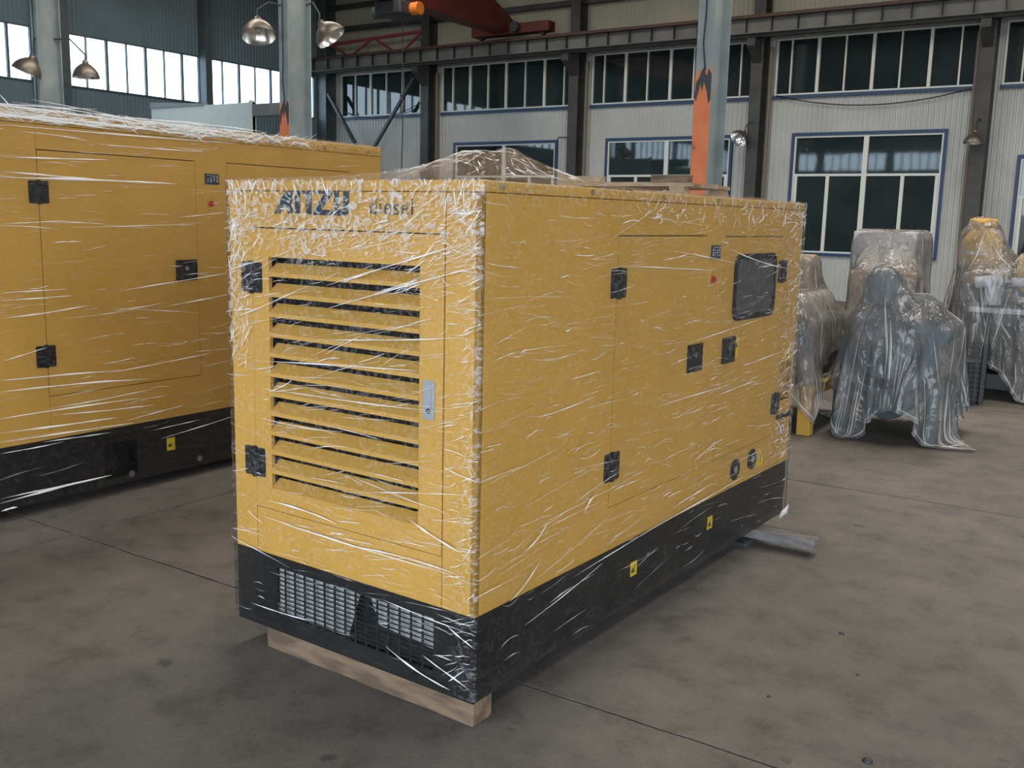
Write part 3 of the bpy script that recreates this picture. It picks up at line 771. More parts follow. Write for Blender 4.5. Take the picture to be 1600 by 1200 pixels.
# front door with louvres
door = P1(MB(), 'louvred_door', M['yellow'])
LO = (-.912, -.230, .618, 1.430)
mb = MB(); frames(mb, D0, D1, DZ0, DZ1, [LO], FRONT, -.012, .002)
dm = mb.mesh('louvred_door', M['yellow']); door.data = dm
PIT = .0694
sl = [(-.004, .0), (-.004, .014), (.034, .0455), (.036, .0435), (-.0015, .0125), (-.0015, .0)]
smesh = MB().prism(sl, lambda a, b, h: (h, a, b), LO[0]-.001, LO[1]+.001).mesh('louvre_slat', M['yellow'])
for k in range(12):
    put('louvre_slat', smesh, door, (0, 0, LO[3]-.0+.0-.0694*(k+1)+.003))
hinge(door, FRONT, -.998, 1.357); hinge(door, FRONT, -.998, .70)
mb = MB(); mb.prism(rounded(-.212, -.166, .962, 1.086, .008, 3), FRONT, .002, .006)
hd = mb.build('door_handle', M['handle'], door)
MB().prism(rounded(-.203, -.175, 1.0, 1.078, .010, 4), FRONT, .006, .011).build('grip', M['handle'], hd)
MB().prism(circ(-.189, .99, .008, 12), FRONT, .006, .010).build('key_lock', M['engdark'], hd)
# side panels and doors
sd1 = (.800, 1.535, .535, 1.525); sd2 = (1.722, 2.412, .538, 1.521)
mb = MB(); frames(mb, 0.0, L1, ZY, ZT-.036, [(sd1[0]-.003, sd1[1]+.0025, sd1[2]-.003, sd1[3]+.004), (sd2[0]-.0025, sd2[1]+.003, sd2[2]-.003, sd2[3]+.004), (2.485, 2.640, .70, .90)], SIDE, -.02, 0)
P1(mb, 'side_panel', M['yellow'])
d1 = MB(); frames(d1, *sd1, [], SIDE, -.015, .001); d1 = P1(d1, 'side_door', M['yellow'])
hinge(d1, SIDE, .806, 1.36); hinge(d1, SIDE, .808, .688)
l_ = latch(d1, SIDE, 1.467, 1.026); l_.parent = d1; lock(d1, SIDE, 1.468, 1.036)
WD = (1.830, 2.322, 1.150, 1.446)
d2 = MB(); frames(d2, *sd2, [(WD[0]+.03, WD[1]-.03, WD[2]+.03, WD[3]-.03)], SIDE, -.015, .001); d2 = P1(d2, 'side_door', M['yellow'])
hinge(d2, SIDE, 2.414, 1.355); hinge(d2, SIDE, 2.436, .698)
latch(d2, SIDE, 1.812, 1.026); lock(d2, SIDE, 1.82, 1.036)
# window: rubber gasket ring and pane
ro, ri = rounded(*WD, .055, 6), rounded(WD[0]+.024, WD[1]-.024, WD[2]+.024, WD[3]-.024, .04, 6)
nn = len(ro); vs_ = [SIDE(a, b, h) for h in (.001, .010) for ring in (ro, ri) for a, b in ring]
fs = []
for i in range(nn):
    j = (i+1) % nn
    fs += [(2*nn+i, 2*nn+j, 3*nn+j, 3*nn+i), (i, j, 2*nn+j, 2*nn+i), (nn+i, 3*nn+i, 3*nn+j, nn+j)]
MB().add(vs_, fs).build('window_gasket', M['rubber'], d2)
MB().prism(ri, SIDE, -.004, .003).build('window_pane', M['pane_dark'], d2)
# things on the strip between the doors
P = lambda o: setattr(o, 'location', SH) or o
P(plate(g1, SIDE, 1.627, 1.458, .098, .058)); P(estop(g1, SIDE, 1.610, 1.350))
o = MB().prism([(1.885, .985), (1.926, .985), (1.926, 1.076), (1.885, 1.076)], SIDE, .001, .0025).build('warning_sticker', M['sticker'], d2)
MB().prism([(1.895, 1.03), (1.916, 1.03), (1.906, 1.056)], SIDE, .0025, .003).build('pictogram', M['ink'], o)
o = P(MB().prism([(2.54, .908), (2.60, .908), (2.60, .953), (2.54, .953)], SIDE, 0, .0015).build('warning_sticker', M['sticker'], g1))
MB().prism([(2.555, .92), (2.585, .92), (2.57, .942)], SIDE, .0015, .002).build('pictogram', M['ink'], o)
# recessed terminal pocket
mb = MB(); frames(mb, 2.485, 2.640, .70, .90, [], SIDE, -.075, -.07); mb.box(-.07, -.004, 2.481, 2.485, .70, .90); mb.box(-.07, -.004, 2.640, 2.644, .70, .90); mb.box(-.07, -.004, 2.485, 2.64, .696, .70); mb.box(-.07, -.004, 2.485, 2.64, .90, .904)
pk = P1(mb, 'terminal_pocket', M['yellow'])
MB().prism(circ(2.545, .84, .028, 14), SIDE, -.07, -.03).build('socket_knob', M['rubber'], pk)
for a in (2.482, 2.536, 2.590, 2.640):
    P(MB().prism(circ(a, .620, .016, 12), SIDE, 0, .010).build('cable_gland', M['rubber'], g1))
o = P(MB().prism(circ(2.560, .548, .036, 22), SIDE, 0, .0012).build('prohibition_sign', M['red'], g1))
MB().prism(circ(2.560, .548, .028, 22), SIDE, .0012, .0018).build('sign_face', M['white'], o)
MB().prism([(2.541, .572), (2.547, .574), (2.580, .524), (2.574, .522)], SIDE, .0018, .0024).build('sign_bar', M['red'], o)
MB().prism(circ(2.562, .551, .009, 10), SIDE, .0018, .0022).build('pictogram', M['ink'], o)
for a, z in ((1.975, .449), (2.176, .461)):
    o = P(MB().prism(circ(a, z, .050, 24), SIDE, 0, .006).build('drain_cap', M['rubber'], g1))
    MB().prism(circ(a, z, .018, 16), SIDE, .006, .009).build('cap_centre', M['handle'], o)
o = P(MB().prism([(2.245, .408), (2.335, .408), (2.290, .492)], SIDE, 0, .0012).build('warning_triangle', M['sticker'], g1))
MB().prism([(2.286, .425), (2.294, .425), (2.294, .463), (2.286, .463)], SIDE, .0012, .0018).build('pictogram', M['ink'], o)
# other sides, roof
mb = MB(); mb.box(-W1, -W1+.02, 0.02, L1, ZY, ZT-.036); P1(mb, 'side_panel', M['yellow'])
mb = MB(); mb.box(-W1+.02, -.02, L1-.02, L1, ZY, ZT-.036); P1(mb, 'rear_panel', M['yellow'])
mb = MB(); mb.box(-W1-.003, .003, -.003, L1+.003, ZT-.034, ZT); P1(mb, 'roof', M['yellow'], bevel=.004)
for a in (.09, .60, 1.12, 1.62, 2.10, 2.56): P(bolt(g1, SIDE, a, 1.670))
# black skid base
base = P1(MB(), 'base_skid', M['black'])
GR = (-.906, -.161, .142, .324)
mb = MB(); frames(mb, -W1, 0, ZB, ZY, [GR], FRONT, -.012, 0)
mb.box(-.012, 0, .012, L1, ZB+.135, ZY); mb.box(-.014, -.003, .012, L1, ZB, ZB+.135)
mb.box(-.09, -.012, .012, L1, ZB, ZB+.012)
mb.box(-W1, -W1+.012, .012, L1, ZB, ZY); mb.box(-W1+.012, -.012, L1-.012, L1, ZB, ZY); mb.box(-W1+.012, -.012, .30, L1-.012, ZB+.01, ZB+.02)
base.data = mb.mesh('base_skid', M['black'])
mb = MB(); nc, nr = 15, 11
for i in range(nc+1): a = GR[0]+(GR[1]-GR[0])*i/nc; mb.prism([(a-.0042, GR[2]), (a+.0042, GR[2]), (a+.0042, GR[3]), (a-.0042, GR[3])], FRONT, -.004, -.001)
for j in range(nr+1): z = GR[2]+(GR[3]-GR[2])*j/nr; mb.prism([(GR[0], z-.0024), (GR[1], z-.0024), (GR[1], z+.0024), (GR[0], z+.0024)], FRONT, -.0038, -.0012)
mb.build('air_grille', M['black'], base)
mb = MB(); mb.prism([(-.905, .145), (-.56, .145), (-.50, .323), (-.905, .323)], FRONT, -.022, -.018); mb.prism([(-.42, .225), (-.162, .205), (-.162, .323), (-.46, .323)], FRONT, -.026, -.022)
mb.build('grille_backing', M['baffle'], base)
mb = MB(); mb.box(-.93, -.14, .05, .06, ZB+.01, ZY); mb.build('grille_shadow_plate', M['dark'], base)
for a, z in ((1.02, .237), (1.727, .252)): forklift_sticker(base, SIDE, a, z)
# lettering
def lettering(parent, polys, mt):
    mb = MB()
    for p_ in polys: mb.prism(p_, FRONT, .0, .0012)
    return mb.build('brand_lettering', mt, parent)
def cv(x, y): return (-.880+(x-245)/583*.351, 1.5755+(378-y)/213*.0875)
A_ = [(245,375),(322,215),(395,165),(395,375),(356,375),(356,322),(318,322),(292,375)]
N_ = [(415,375),(415,212),(442,170),(545,170),(545,375),(502,375),(502,214),(456,214),(456,375)]
Z_ = [(566,170),(706,170),(706,212),(622,336),(706,336),(706,379),(558,379),(558,340),(645,214),(566,214)]
U_ = [(718,165),(753,165),(753,336),(786,336),(786,165),(828,165),(828,352),(806,380),(718,380)]
lt = P(lettering(g1, [[cv(*q) for q in l] for l in (A_, N_, Z_, U_)], M['ink']))
fc = bpy.data.curves.new('diesel_lettering', 'FONT'); fc.body = 'diesel'; fc.size = .072; fc.extrude = .0006; fc.space_character = 1.12
fo = bpy.data.objects.new('diesel_lettering', fc); COL.objects.link(fo)
bpy.context.view_layer.update()
fm = bpy.data.meshes.new_from_object(fo.evaluated_get(bpy.context.evaluated_depsgraph_get())); fm.materials.clear(); fm.materials.append(M['ink'])
bpy.data.objects.remove(fo, do_unlink=True)
fo = put('word_lettering', fm, g1, (-.443+SH[0], -.0008+SH[1], 1.582+SH[2]), (math.pi/2, 0, 0))

# stretch film on the near generator
def crum1(f, x, y, z):
    if f == 1:
        u = (x+W1)/W1
        c = max(0, min(1, (z-1.40-.12*mnoise.noise(Vector((u*4, 0, 0))))/.16))
        c = max(c, max(0, min(1, (.12-u)/.06))*max(0, min(1, (z-1.0)/.3))*.8)
        c = max(c, max(0, min(1, (u-.93)/.05))*.5)
        return max(c, .14) if z > .40 else c*.5+.02
    if f == 2:
        return (.12 + .35*max(0, min(1, (y-2.2)/.4)) + .3*max(0, min(1, (z-1.62)/.05))) if z > .40 else .04
    return .3
film_shell(W1, L1, .098, ZT+.004, .0135, None, g1, M['film'], SH, 3.3, crum1)
def dome(x, y):
    h = .010+.006*mnoise.noise(Vector((x*14, y*14, 0)))
    h += .115*math.exp(-((x+.40)/.20)**2-((y-.62)/.34)**2)*(1+.22*mnoise.noise(Vector((x*9, y*9, 3))))
    h += .035*math.exp(-((x+.68)/.16)**2-((y-.55)/.3)**2)
    ed = min(x+W1+.0135, .0135-x, y+.0135, L1+.0135-y)
    return h*max(0, min(1, ed/.10))
film_top(W1, L1, ZT+.004, .0135, dome, g1, M['film_top'], SH)
R = random.Random(11)
items = []; soft = []
for _ in range(150):                                    # glints, put into white ridges on the bubble of loose roof film
    t = R.random()*6.28; q = R.random()**.7
    items.append((-.44+.34*q*math.cos(t), .58+.36*q*math.sin(t), t+R.gauss(0, .5), .02+.10*R.random()**2, .0015+.006*R.random()**2, R.gauss(0, .004)))
o = put('film_fold_highlights', creases_mesh('film_fold_highlights', items, lambda a, b, n_: (a, b, ZT+.0055+dome(a, b)+n_), M['crease']), g1, SH); o['kind'] = 'stuff'
items = []; soft = []
for _ in range(430):                                    # fans of tension folds across the front, highlights coloured in white
    a = -R.random()*1.09-.01; z = .12+R.random()*1.5
    ang = R.gauss(.20 if z > .9 else .05, .13); ln = min(.5, .03+R.expovariate(1/.085))
    if (z < .36 or -.90 < a < -.24 and 1.56 < z < 1.675) and R.random() < .72: continue
    (items if R.random() < .40 else soft).append((a, z, ang, ln, .0010+R.random()**2*.0030, R.gauss(0, .003)))
for _ in range(1000):                                   # crumpled band along the top and the corners, its glints coloured white
    k = R.random()
    if k < .62: a, z = -R.random()*1.10-.005, 1.46+.225*R.random()**.8
    elif k < .80: a, z = -1.105+.10*R.random(), 1.05+.6*R.random()
    else: a, z = -.005-.30*R.random()**1.5, 1.30+.38*R.random()
    ang = R.gauss(1.9 if a < -.5 else 1.2, .5) if z > 1.61 else (R.gauss(1.0, .5) if .62 < k < .8 else R.gauss(.30, .32))
    if -.90 < a < -.24 and 1.565 < z < 1.672 and R.random() < .78: continue
    (items if R.random() < .42 else soft).append((a, z, ang, .015+R.random()**2*.10, .0010+R.random()**2*.0032, R.gauss(0, .003)))
for _ in range(110):                                    # little folds at the near corner, shine given by white colour
    a, z = -.004-.12*R.random()**2, .15+1.5*R.random()
    items.append((a, z, R.gauss(.30, .25), .02+.07*R.random(), .0010+.002*R.random(), R.gauss(0, .003)))
for a, z, an, ln, wd in ((-.55, .50, -.02, .80, .006), (-.30, .49, .02, .5, .005), (-.75, .56, -.05, .35, .007), (-.5, .985, .03, .7, .004), (-.6, 1.09, .06, .75, .005), (-.35, 1.20, .10, .6, .004), (-.3, 1.36, .26, .65, .005), (-.33, 1.43, .27, .6, .005),
                         (-.75, .87, .02, .4, .004), (-.22, .145, -.25, .28, .008), (-.10, .165, -.3, .2, .006), (-.85, .17, .05, .35, .005), (-.2, .33, -.05, .35, .004), (-.15, .60, -.3, .22, .006), (-.05, .30, -.4, .12, .006)):
    items.append((a, z, an, ln, wd, R.gauss(0, .008)))
FN1 = lambda a, z, n_: (min(.013, max(-W1-.013, a)), -.0150-n_, min(ZT+.006, z))
o = put('film_fold_highlights', creases_mesh('film_fold_highlights', items, FN1, M['crease']), g1, SH); o['kind'] = 'stuff'
o = put('film_fold_highlights', creases_mesh('film_fold_highlights', soft, FN1, M['crease_soft']), g1, SH); o['kind'] = 'stuff'
items = []; soft = []
for _ in range(640):
    a = .02+R.random()*2.62; z = .12+R.random()*1.5
    ang = R.gauss(.02+.05*math.sin(a*2+z*3), .10); ln = min(.7, .04+R.expovariate(1/.11))
    if z < .37 and R.random() < .72: continue
    (items if R.random() < .22 else soft).append((a, z, ang, ln, .0014+R.random()**2*.0035, R.gauss(0, .006)))
for _ in range(130):
    a = .9+R.random()*1.75; z = 1.58+.10*R.random()
    (items if R.random() < .5 else soft).append((a, z, R.gauss(.6, .8), .02+.06*R.random(), .0015+.003*R.random(), R.gauss(0, .004)))
for _ in range(110):
    a = 2.45+R.random()*.2; z = .4+1.25*R.random()
    items.append((a, z, R.gauss(.1, .3), .03+.09*R.random(), .0015+.003*R.random(), R.gauss(0, .004)))
for a, z, an, ln, wd in ((2.1, 1.42, -.14, .75, .006), (1.5, 1.44, -.10, .6, .004), (1.2, 1.40, -.05, .8, .004), (2.2, .95, .04, .5, .005), (1.75, 1.12, .06, .8, .004), (1.5, .87, .0, .7, .005), (1.9, .84, .03, .5, .004), (.3, .55, .45, .16, .005), (.65, .585, .55, .10, .007), (.25, .42, .5, .2, .004), (1.6, .385, .03, .9, .006), (.9, .36, .05, .7, .004), (.5, .30, .15, .5, .004)):
    items.append((a, z, an, ln, wd, R.gauss(0, .008)))
FN2 = lambda a, z, n_: (.0150+n_, min(L1+.013, max(-.013, a)), min(ZT+.006, z))
o = put('film_fold_highlights', creases_mesh('film_fold_highlights', items, FN2, M['crease']), g1, SH); o['kind'] = 'stuff'
o = put('film_fold_highlights', creases_mesh('film_fold_highlights', soft, FN2, M['crease_soft']), g1, SH); o['kind'] = 'stuff'
# loose film ear at the far lower corner
mb = MB(); mb.add([(.014, 2.60, .10), (.03, 2.67, .13), (.02, 2.68, .075), (.0, 2.62, .055), (.025, 2.64, .09)], [(0, 4, 3), (0, 1, 4), (1, 2, 4), (2, 3, 4)])
P1(mb, 'film_tail', M['crease'])

# timbers under it
def timber(name, label, mt, x0, x1, y0, y1, z0, z1, cat='timber'):
    mb = MB(); n = 9; vs_ = []; fs = []
    for i in range(n+1):
        x = x0+(x1-x0)*i/n; j = lambda k: .003*mnoise.noise(Vector((x*6, k*3.1, y0)))
        vs_ += [(x, y0+j(1), z0+max(0, j(2))), (x, y1+j(3), z0+max(0, j(4))), (x, y1+j(5), z1-max(0, j(6))), (x, y0+j(7), z1-max(0, j(8)))]
    for i in range(n):
        for k in range(4): fs.append((i*4+k, i*4+(k+1) % 4, (i+1)*4+(k+1) % 4, (i+1)*4+k))
    fs += [(0, 3, 2, 1), (n*4, n*4+1, n*4+2, n*4+3)]
    o = mb.add(vs_, fs).build(name, mt, bevel=.006)
    return tag(o, label, cat)
tb = timber('timber_bearer', 'brown sawn timber bearer under the louvred front of the generator', M['wood'], -.965, -.004, .004, .104, 0, ZB-.001)
tb.location = (-1.68, 2.33, 0); tb.rotation_euler = (0, 0, A1)
tb = timber('timber_bearer', 'weathered grey timber sticking out under the far end of the generator', M['wood_grey'], -2.5, -1.325, 4.61, 4.70, .030, ZB-.001)
tb = timber('packing_block', 'dark packing block under the far grey timber', M['engdark'], -1.78, -1.625, 4.52, 4.72, 0, .029, 'block')

# ------------------------------------------------------------------ the left generator
X2, Y0, W2, L2 = -4.80, 1.75, 1.30, 3.66
ZB2, ZY2, ZT2 = .060, .385, 2.050
g2 = thing('diesel_generator', 'larger yellow film-wrapped generator cut off by the left edge', 'generator', (X2-W2/2, Y0+L2/2, ZB2), 0, group='wrapped generators')
SH2 = (W2/2, -L2/2-Y0, -ZB2)       # parts below are written in (x from the visible side, world y, world z)
def P2(mb, name, m, **k):
    o = mb.build(name, m, g2, **k); o.location = SH2; return o
Q = lambda o: setattr(o, 'location', SH2) or o
P2(MB().box(-W2+.02, -.03, Y0+.02, Y0+L2-.02, ZY2, ZT2-.05), 'interior_shade_box', M['dark'])  # dark box standing in for the shade inside
da = (2.852, 3.808, .613, 1.860); db = (4.042, 5.10, .613, 1.862)
mb = MB(); hs = [(da[0]-.004, da[1]+.003, da[2]-.004, da[3]+.005), (db[0]-.003, db[1]+.003, db[2]-.003, db[3]+.005)]
frames(mb, Y0, 2.8475, ZY2, ZT2-.065, [], SIDE, -.02, 0); P2(mb, 'side_panel', M['yellow'])
mb = MB(); frames(mb, 2.8495, Y0+L2, ZY2, ZT2-.065, hs, SIDE, -.02, 0); P2(mb, 'side_panel', M['yellow'])
mb = MB(); frames(mb, *da, [], SIDE, -.015, .001); dA = P2(mb, 'side_door', M['yellow'])
hinge(dA, SIDE, 2.850, 1.654, hh=.112); hinge(dA, SIDE, 2.842, .822, hh=.112); latch(dA, SIDE, 3.728, 1.239, .145, .118); lock(dA, SIDE, 3.728, 1.249)
mb = MB(); frames(mb, *db, [], SIDE, -.015, .001); P2(mb, 'side_door', M['yellow'])
Q(plate(g2, SIDE, 3.930, 1.765, .105, .062)); Q(estop(g2, SIDE, 3.918, 1.630))
mb = MB(); mb.box(-W2, -W2+.02, Y0, Y0+L2, ZY2, ZT2-.065); P2(mb, 'side_panel', M['yellow'])
for y in (Y0, Y0+L2-.02): P2(MB().box(-W2+.02, -.02, y, y+.02, ZY2, ZT2-.065), 'end_panel', M['yellow'])
P2(MB().box(-W2-.004, .004, Y0-.004, Y0+L2+.004, ZT2-.063, ZT2), 'roof', M['yellow'], bevel=.005)
for a in (2.55, 3.015, 3.47, 3.93, 4.39, 4.86, 5.28): Q(bolt(g2, SIDE, a, 2.008, .012))
mb = MB(); frames(mb, Y0, Y0+L2, ZB2, ZY2, [(3.15, 3.36, .10, .30)], SIDE, -.012, 0); mb.box(-W2, -W2+.012, Y0, Y0+L2, ZB2, ZY2); mb.box(-W2+.012, -.012, Y0, Y0+.012, ZB2, ZY2); mb.box(-W2+.012, -.012, Y0+L2-.012, Y0+L2, ZB2, ZY2)
mb.box(-.09, -.012, Y0, Y0+L2, ZB2, ZB2+.012); frames(mb, 3.14, 3.37, .09, .31, [], SIDE, -.11, -.10)
b2 = P2(mb, 'base_skid', M['black']); forklift_sticker(b2, SIDE, 3.581, .228, .056, .074)
for a in (3.31, 3.78): MB().prism(circ(a, .105, .018, 10), SIDE, 0, .008).build('base_bolt', M['steel'], b2)
sh2 = (SH2[0], SH2[1]+Y0, SH2[2])
film_shell(W2, L2, .075, ZT2+.004, .0135, None, g2, M['film'], sh2, 8.1, lambda f, x, y, z: (.07 if z > .42 else .03)+.5*max(0, min(1, (z-1.98)/.05)))
film_top(W2, L2, ZT2+.004, .0135, lambda x, y: (.012+.012*mnoise.noise(Vector((x*8, y*3, 7))))*max(0, min(1, min(x+W2+.0135, .0135-x, y+.0135, L2+.0135-y)/.08)), g2, M['film_top'], sh2)
ST = [((2.66,1.745),(3.23,1.727),9),((2.674,1.966),(4.099,1.983),8),((2.768,1.941),(3.183,1.916),4),((3.183,1.913),(3.884,1.917),5),((2.665,1.815),(3.235,1.834),8),((2.658,1.718),(3.655,1.728),13),((2.644,1.494),(3.016,1.513),4),((3.014,1.48),(3.778,1.503),4),((2.644,1.488),(2.943,1.47),4),((3.669,1.538),(4.014,1.573),4),((2.904,1.402),(3.064,1.405),5),((2.623,1.158),(2.961,1.162),6),((2.62,1.121),(2.994,1.127),6),((3.258,1.138),(4.051,1.217),6),((2.615,1.036),(3.083,1.071),7),((3.234,1.038),(3.541,1.059),5),((3.584,1.038),(4.037,1.085),6),((2.595,.728),(3.277,.702),8),((3.158,.694),(3.891,.737),5),((2.592,.671),(3.438,.632),9),((2.837,.55),(3.457,.571),5),((2.583,.536),(3.371,.53),9),((2.853,.514),(3.474,.479),6),((2.579,.465),(3.224,.443),10),((3.283,.415),(3.671,.447),5),((2.576,.419),(3.323,.398),8),((2.601,.821),(2.838,.868),5),((3.161,.75),(3.361,.765),4),((2.792,.381),(3.181,.367),6),((2.556,.109),(3.169,.126),13),((2.557,.132),(3.091,.128),7),((3.446,.333),(3.782,.344),4),((3.508,.274),(4.034,.325),5),((2.553,.065),(2.636,.068),12),((2.572,.361),(2.898,.363),6)]
items = []; soft = []
for p, q, wd in ST:  # long bright streaks on the film, drawn as white ridges
    d = Vector(q)-Vector(p); items.append(((p[0]+q[0])/2, (p[1]+q[1])/2, math.atan2(d.y, d.x), d.length*1.02, wd*.001, R.gauss(0, .004)))
for _ in range(260):
    a = 2.3+R.random()*3.0; z = .1+R.random()*1.9; ln = min(.8, .05+R.expovariate(1/.15))
    if z < .39 and R.random() < .7: continue
    (items if R.random() < .2 else soft).append((a, z, R.gauss(.03, .05), ln, .0016+R.random()**2*.004, R.gauss(0, .006)))
for _ in range(420):                                    # bunched film along the roof edge, whitened where it would shine
    a = 1.8+R.random()*2.9; z = 2.005+.05*R.random()
    (items if R.random() < .55 else soft).append((a, z, R.gauss(.0, .25), .04+.16*R.random(), .003+.005*R.random(), R.gauss(0, .004)))
for _ in range(46):
    items.append((1.9+R.random()*2.0, 2.0+.075*R.random(), R.gauss(-.02, .03), .3+.6*R.random(), .005+.007*R.random(), R.gauss(0, .004)))
FN3 = lambda a, z, n_: (.0150+n_, a, z)
o = put('film_fold_highlights', creases_mesh('film_fold_highlights', items, FN3, M['crease']), g2, SH2); o['kind'] = 'stuff'
o = put('film_fold_highlights', creases_mesh('film_fold_highlights', soft, FN3, M['crease_soft']), g2, SH2); o['kind'] = 'stuff'
for k, y in enumerate((2.0, 5.0)):
    t_ = timber('timber_bearer', 'low timber bearer in the shadow under the ' + ('near' if k == 0 else 'far') + ' end of the left generator', M['wood'], X2-W2+.05, X2-.05, y, y+.1, 0, ZB2-.001)

# ------------------------------------------------------------------ wooden crate behind
t_ = thing('wooden_crate', 'tall pale wooden crate peeping over the near generator roof', 'crate', (-3.08, 6.15, 0))
for x in (-.40, .40):
    for y in (-.32, .32): MB().box(x-.05, x+.05, y-.04, y+.04, 0, 1.80).build('corner_post', M['wood_pale'], t_)
for k in range(9):
    z = .10+k*.195
    for y in (-.37, .37): MB().box(-.45, .45, y-.012, y+.012, z, z+.11+.01*(k % 2)).build('slat', M['wood_pale'], t_)
for y in (-.30, -.1, .1, .30): MB().box(-.47, .47, y-.045, y+.045, 1.80, 1.825+.006*math.sin(y*20)).build('top_board', M['wood_pale'], t_)
MB().box(.22, .47, -.36, -.28, 1.826, 1.87).build('top_batten', M['wood'], t_); MB().box(-.47, -.15, -.36, -.28, 1.826, 1.865).build('top_batten', M['wood_pale'], t_)

# ------------------------------------------------------------------ covered machines: draped sheets by a small cloth solver
def sd_box(p, c, h, r):
    q = np.abs(p-np.array(c))-np.array(h)+r
    return np.linalg.norm(np.maximum(q, 0), axis=1)+np.minimum(q.max(axis=1), 0)-r
def drape(name, boxes, center, size, rot, top, mt, label, spacing=.030, steps=110, seed=0, stiff=10, hem=.02, parent=None):
    rng = np.random.default_rng(seed)
    nx, ny = int(size[0]/spacing)+1, int(size[1]/spacing)+1
    gx, gy = np.meshgrid(np.linspace(-.5, .5, nx)*size[0], np.linspace(-.5, .5, ny)*size[1])
    c, s = math.cos(rot), math.sin(rot)
    x = np.stack([center[0]+gx*c-gy*s, center[1]+gx*s+gy*c, np.full_like(gx, top)+.01*rng.standard_normal(gx.shape)], -1)
    v = np.zeros_like(x); dt = .02
    dx, dy = size[0]/(nx-1), size[1]/(ny-1)
    cons = []
    def C(sl0, sl1, l, k): cons.append((sl0, sl1, l, k))
    S = slice
    C((S(None), S(0, -1)), (S(None), S(1, None)), dx, 1.0); C((S(0, -1), S(None)), (S(1, None), S(None)), dy, 1.0)
    dg = math.hypot(dx, dy)
    C((S(0, -1), S(0, -1)), (S(1, None), S(1, None)), dg, .6); C((S(1, None), S(0, -1)), (S(0, -1), S(1, None)), dg, .6)
    C((S(None), S(0, -2)), (S(None), S(2, None)), 2*dx, .08); C((S(0, -2), S(None)), (S(2, None), S(None)), 2*dy, .08)
    def sdf(P_):
        d = np.full(len(P_), 1e9)
        for b in boxes: d = np.minimum(d, sd_box(P_, b[0], b[1], b[2]))
        return d
    marg = .026
    # every solid reaches down to the floor for the sheet
    boxes = [((b[0][0], b[0][1], (b[0][2]+b[1][2])/2-.5), (b[1][0], b[1][1], (b[0][2]+b[1][2])/2+.5), b[2]) for b in boxes]
    def collide(p, slide):
        flat = p.reshape(-1, 3)
        for bc, bh, br in boxes:
            tz = bc[2]+bh[2]+marg
            ins = (np.abs(flat[:, 0]-bc[0]) < bh[0]*.92) & (np.abs(flat[:, 1]-bc[1]) < bh[1]*.92) & (flat[:, 2] < tz) & (flat[:, 2] > tz-.22)
            if ins.any():
                flat[ins, 2] = tz; flat[ins, :2] = x.reshape(-1, 3)[ins, :2]*.5+flat[ins, :2]*.5
        d = sdf(flat); hit = d < marg
        if hit.any():
            q = flat[hit]; e_ = 1e-3; g = np.stack([sdf(q+np.eye(3)[i]*e_)-d[hit] for i in range(3)], 1)
            g /= (np.linalg.norm(g, axis=1, keepdims=True)+1e-9)
            flat[hit] = q+g*(marg-d[hit])[:, None]
            xo = x.reshape(-1, 3)[hit]; mv = flat[hit]-xo; flat[hit] = xo+mv-(mv-g*(mv*g).sum(1, keepdims=True))*slide
        low = flat[:, 2] < hem; flat[low, 2] = hem
        return flat.reshape(p.shape)
    for it in range(steps):
        v[..., 2] -= 5.0*dt; v *= .93
        sp_ = np.linalg.norm(v, axis=-1, keepdims=True); v *= np.minimum(1, 1.6/(sp_+1e-9))
        p = x+v*dt
        for k in range(stiff):
            acc = np.zeros_like(p); cnt = np.zeros(p.shape[:2]+(1,))
            for a, b, l, kk in cons:
                d = p[b]-p[a]; n_ = np.linalg.norm(d, axis=-1, keepdims=True)+1e-9
                w_ = kk*.5*(n_-l)/n_*d
                acc[a] += w_; acc[b] -= w_; cnt[a] += kk; cnt[b] += kk
            p += 2.4*acc/np.maximum(cnt, 1)
            if k % 3 == 2: p = collide(p, .15)
        p = collide(p, .3)
        v = (p-x)/dt; x = p
    base_ = np.array([center[0], center[1], 0.])
    vs_ = (x.reshape(-1, 3)-base_); fs = [(j*nx+i, j*nx+i+1, (j+1)*nx+i+1, (j+1)*nx+i) for j in range(ny-1) for i in range(nx-1)]
    m = bpy.data.meshes.new(name); m.from_pydata(vs_.tolist(), [], fs); m.update(); m.materials.append(mt)
    m.polygons.foreach_set('use_smooth', [True]*len(m.polygons))
    o = put(name, m, None, tuple(base_))
    sb = o.modifiers.new('smooth', 'SUBSURF'); sb.levels = 1; sb.render_levels = 1
    # sharp folds running down the sheet, coloured pale to read as highlights
    rr = random.Random(seed+50); G = x-base_; mb = MB()
    gx_ = np.gradient(G, axis=1); gy_ = np.gradient(G, axis=0); N_ = np.cross(gx_, gy_); N_ /= np.linalg.norm(N_, axis=-1, keepdims=True)+1e-9
    flip = 1 if N_[..., 2].mean() > 0 else -1
    for _ in range(95):
        i, j = rr.randrange(2, ny-2), rr.randrange(2, nx-2); path = []
        di, dj = 0, 0
        for st in range(rr.randrange(5, 22)):
            path.append((i, j)); best = None
            for a in (-1, 0, 1):
                for b in (-1, 0, 1):
                    if (a or b) and 1 <= i+a < ny-1 and 1 <= j+b < nx-1:
                        dz = (G[i+a, j+b, 2]-G[i, j, 2])/math.hypot(a, b)-.010*(a*di+b*dj)
                        if best is None or dz < best[0]: best = (dz, a, b)
            if best is None or best[0] > -.004: break
            di, dj = best[1], best[2]; i += di; j += dj
        if len(path) < 4: continue
        pts = np.array([G[q] for q in path]); nn_ = np.array([N_[q] for q in path])*flip
        for _k in range(2): pts[1:-1] = (pts[:-2]+2*pts[1:-1]+pts[2:])/4
        wd = .003+.007*rr.random()**2; vs_ = []
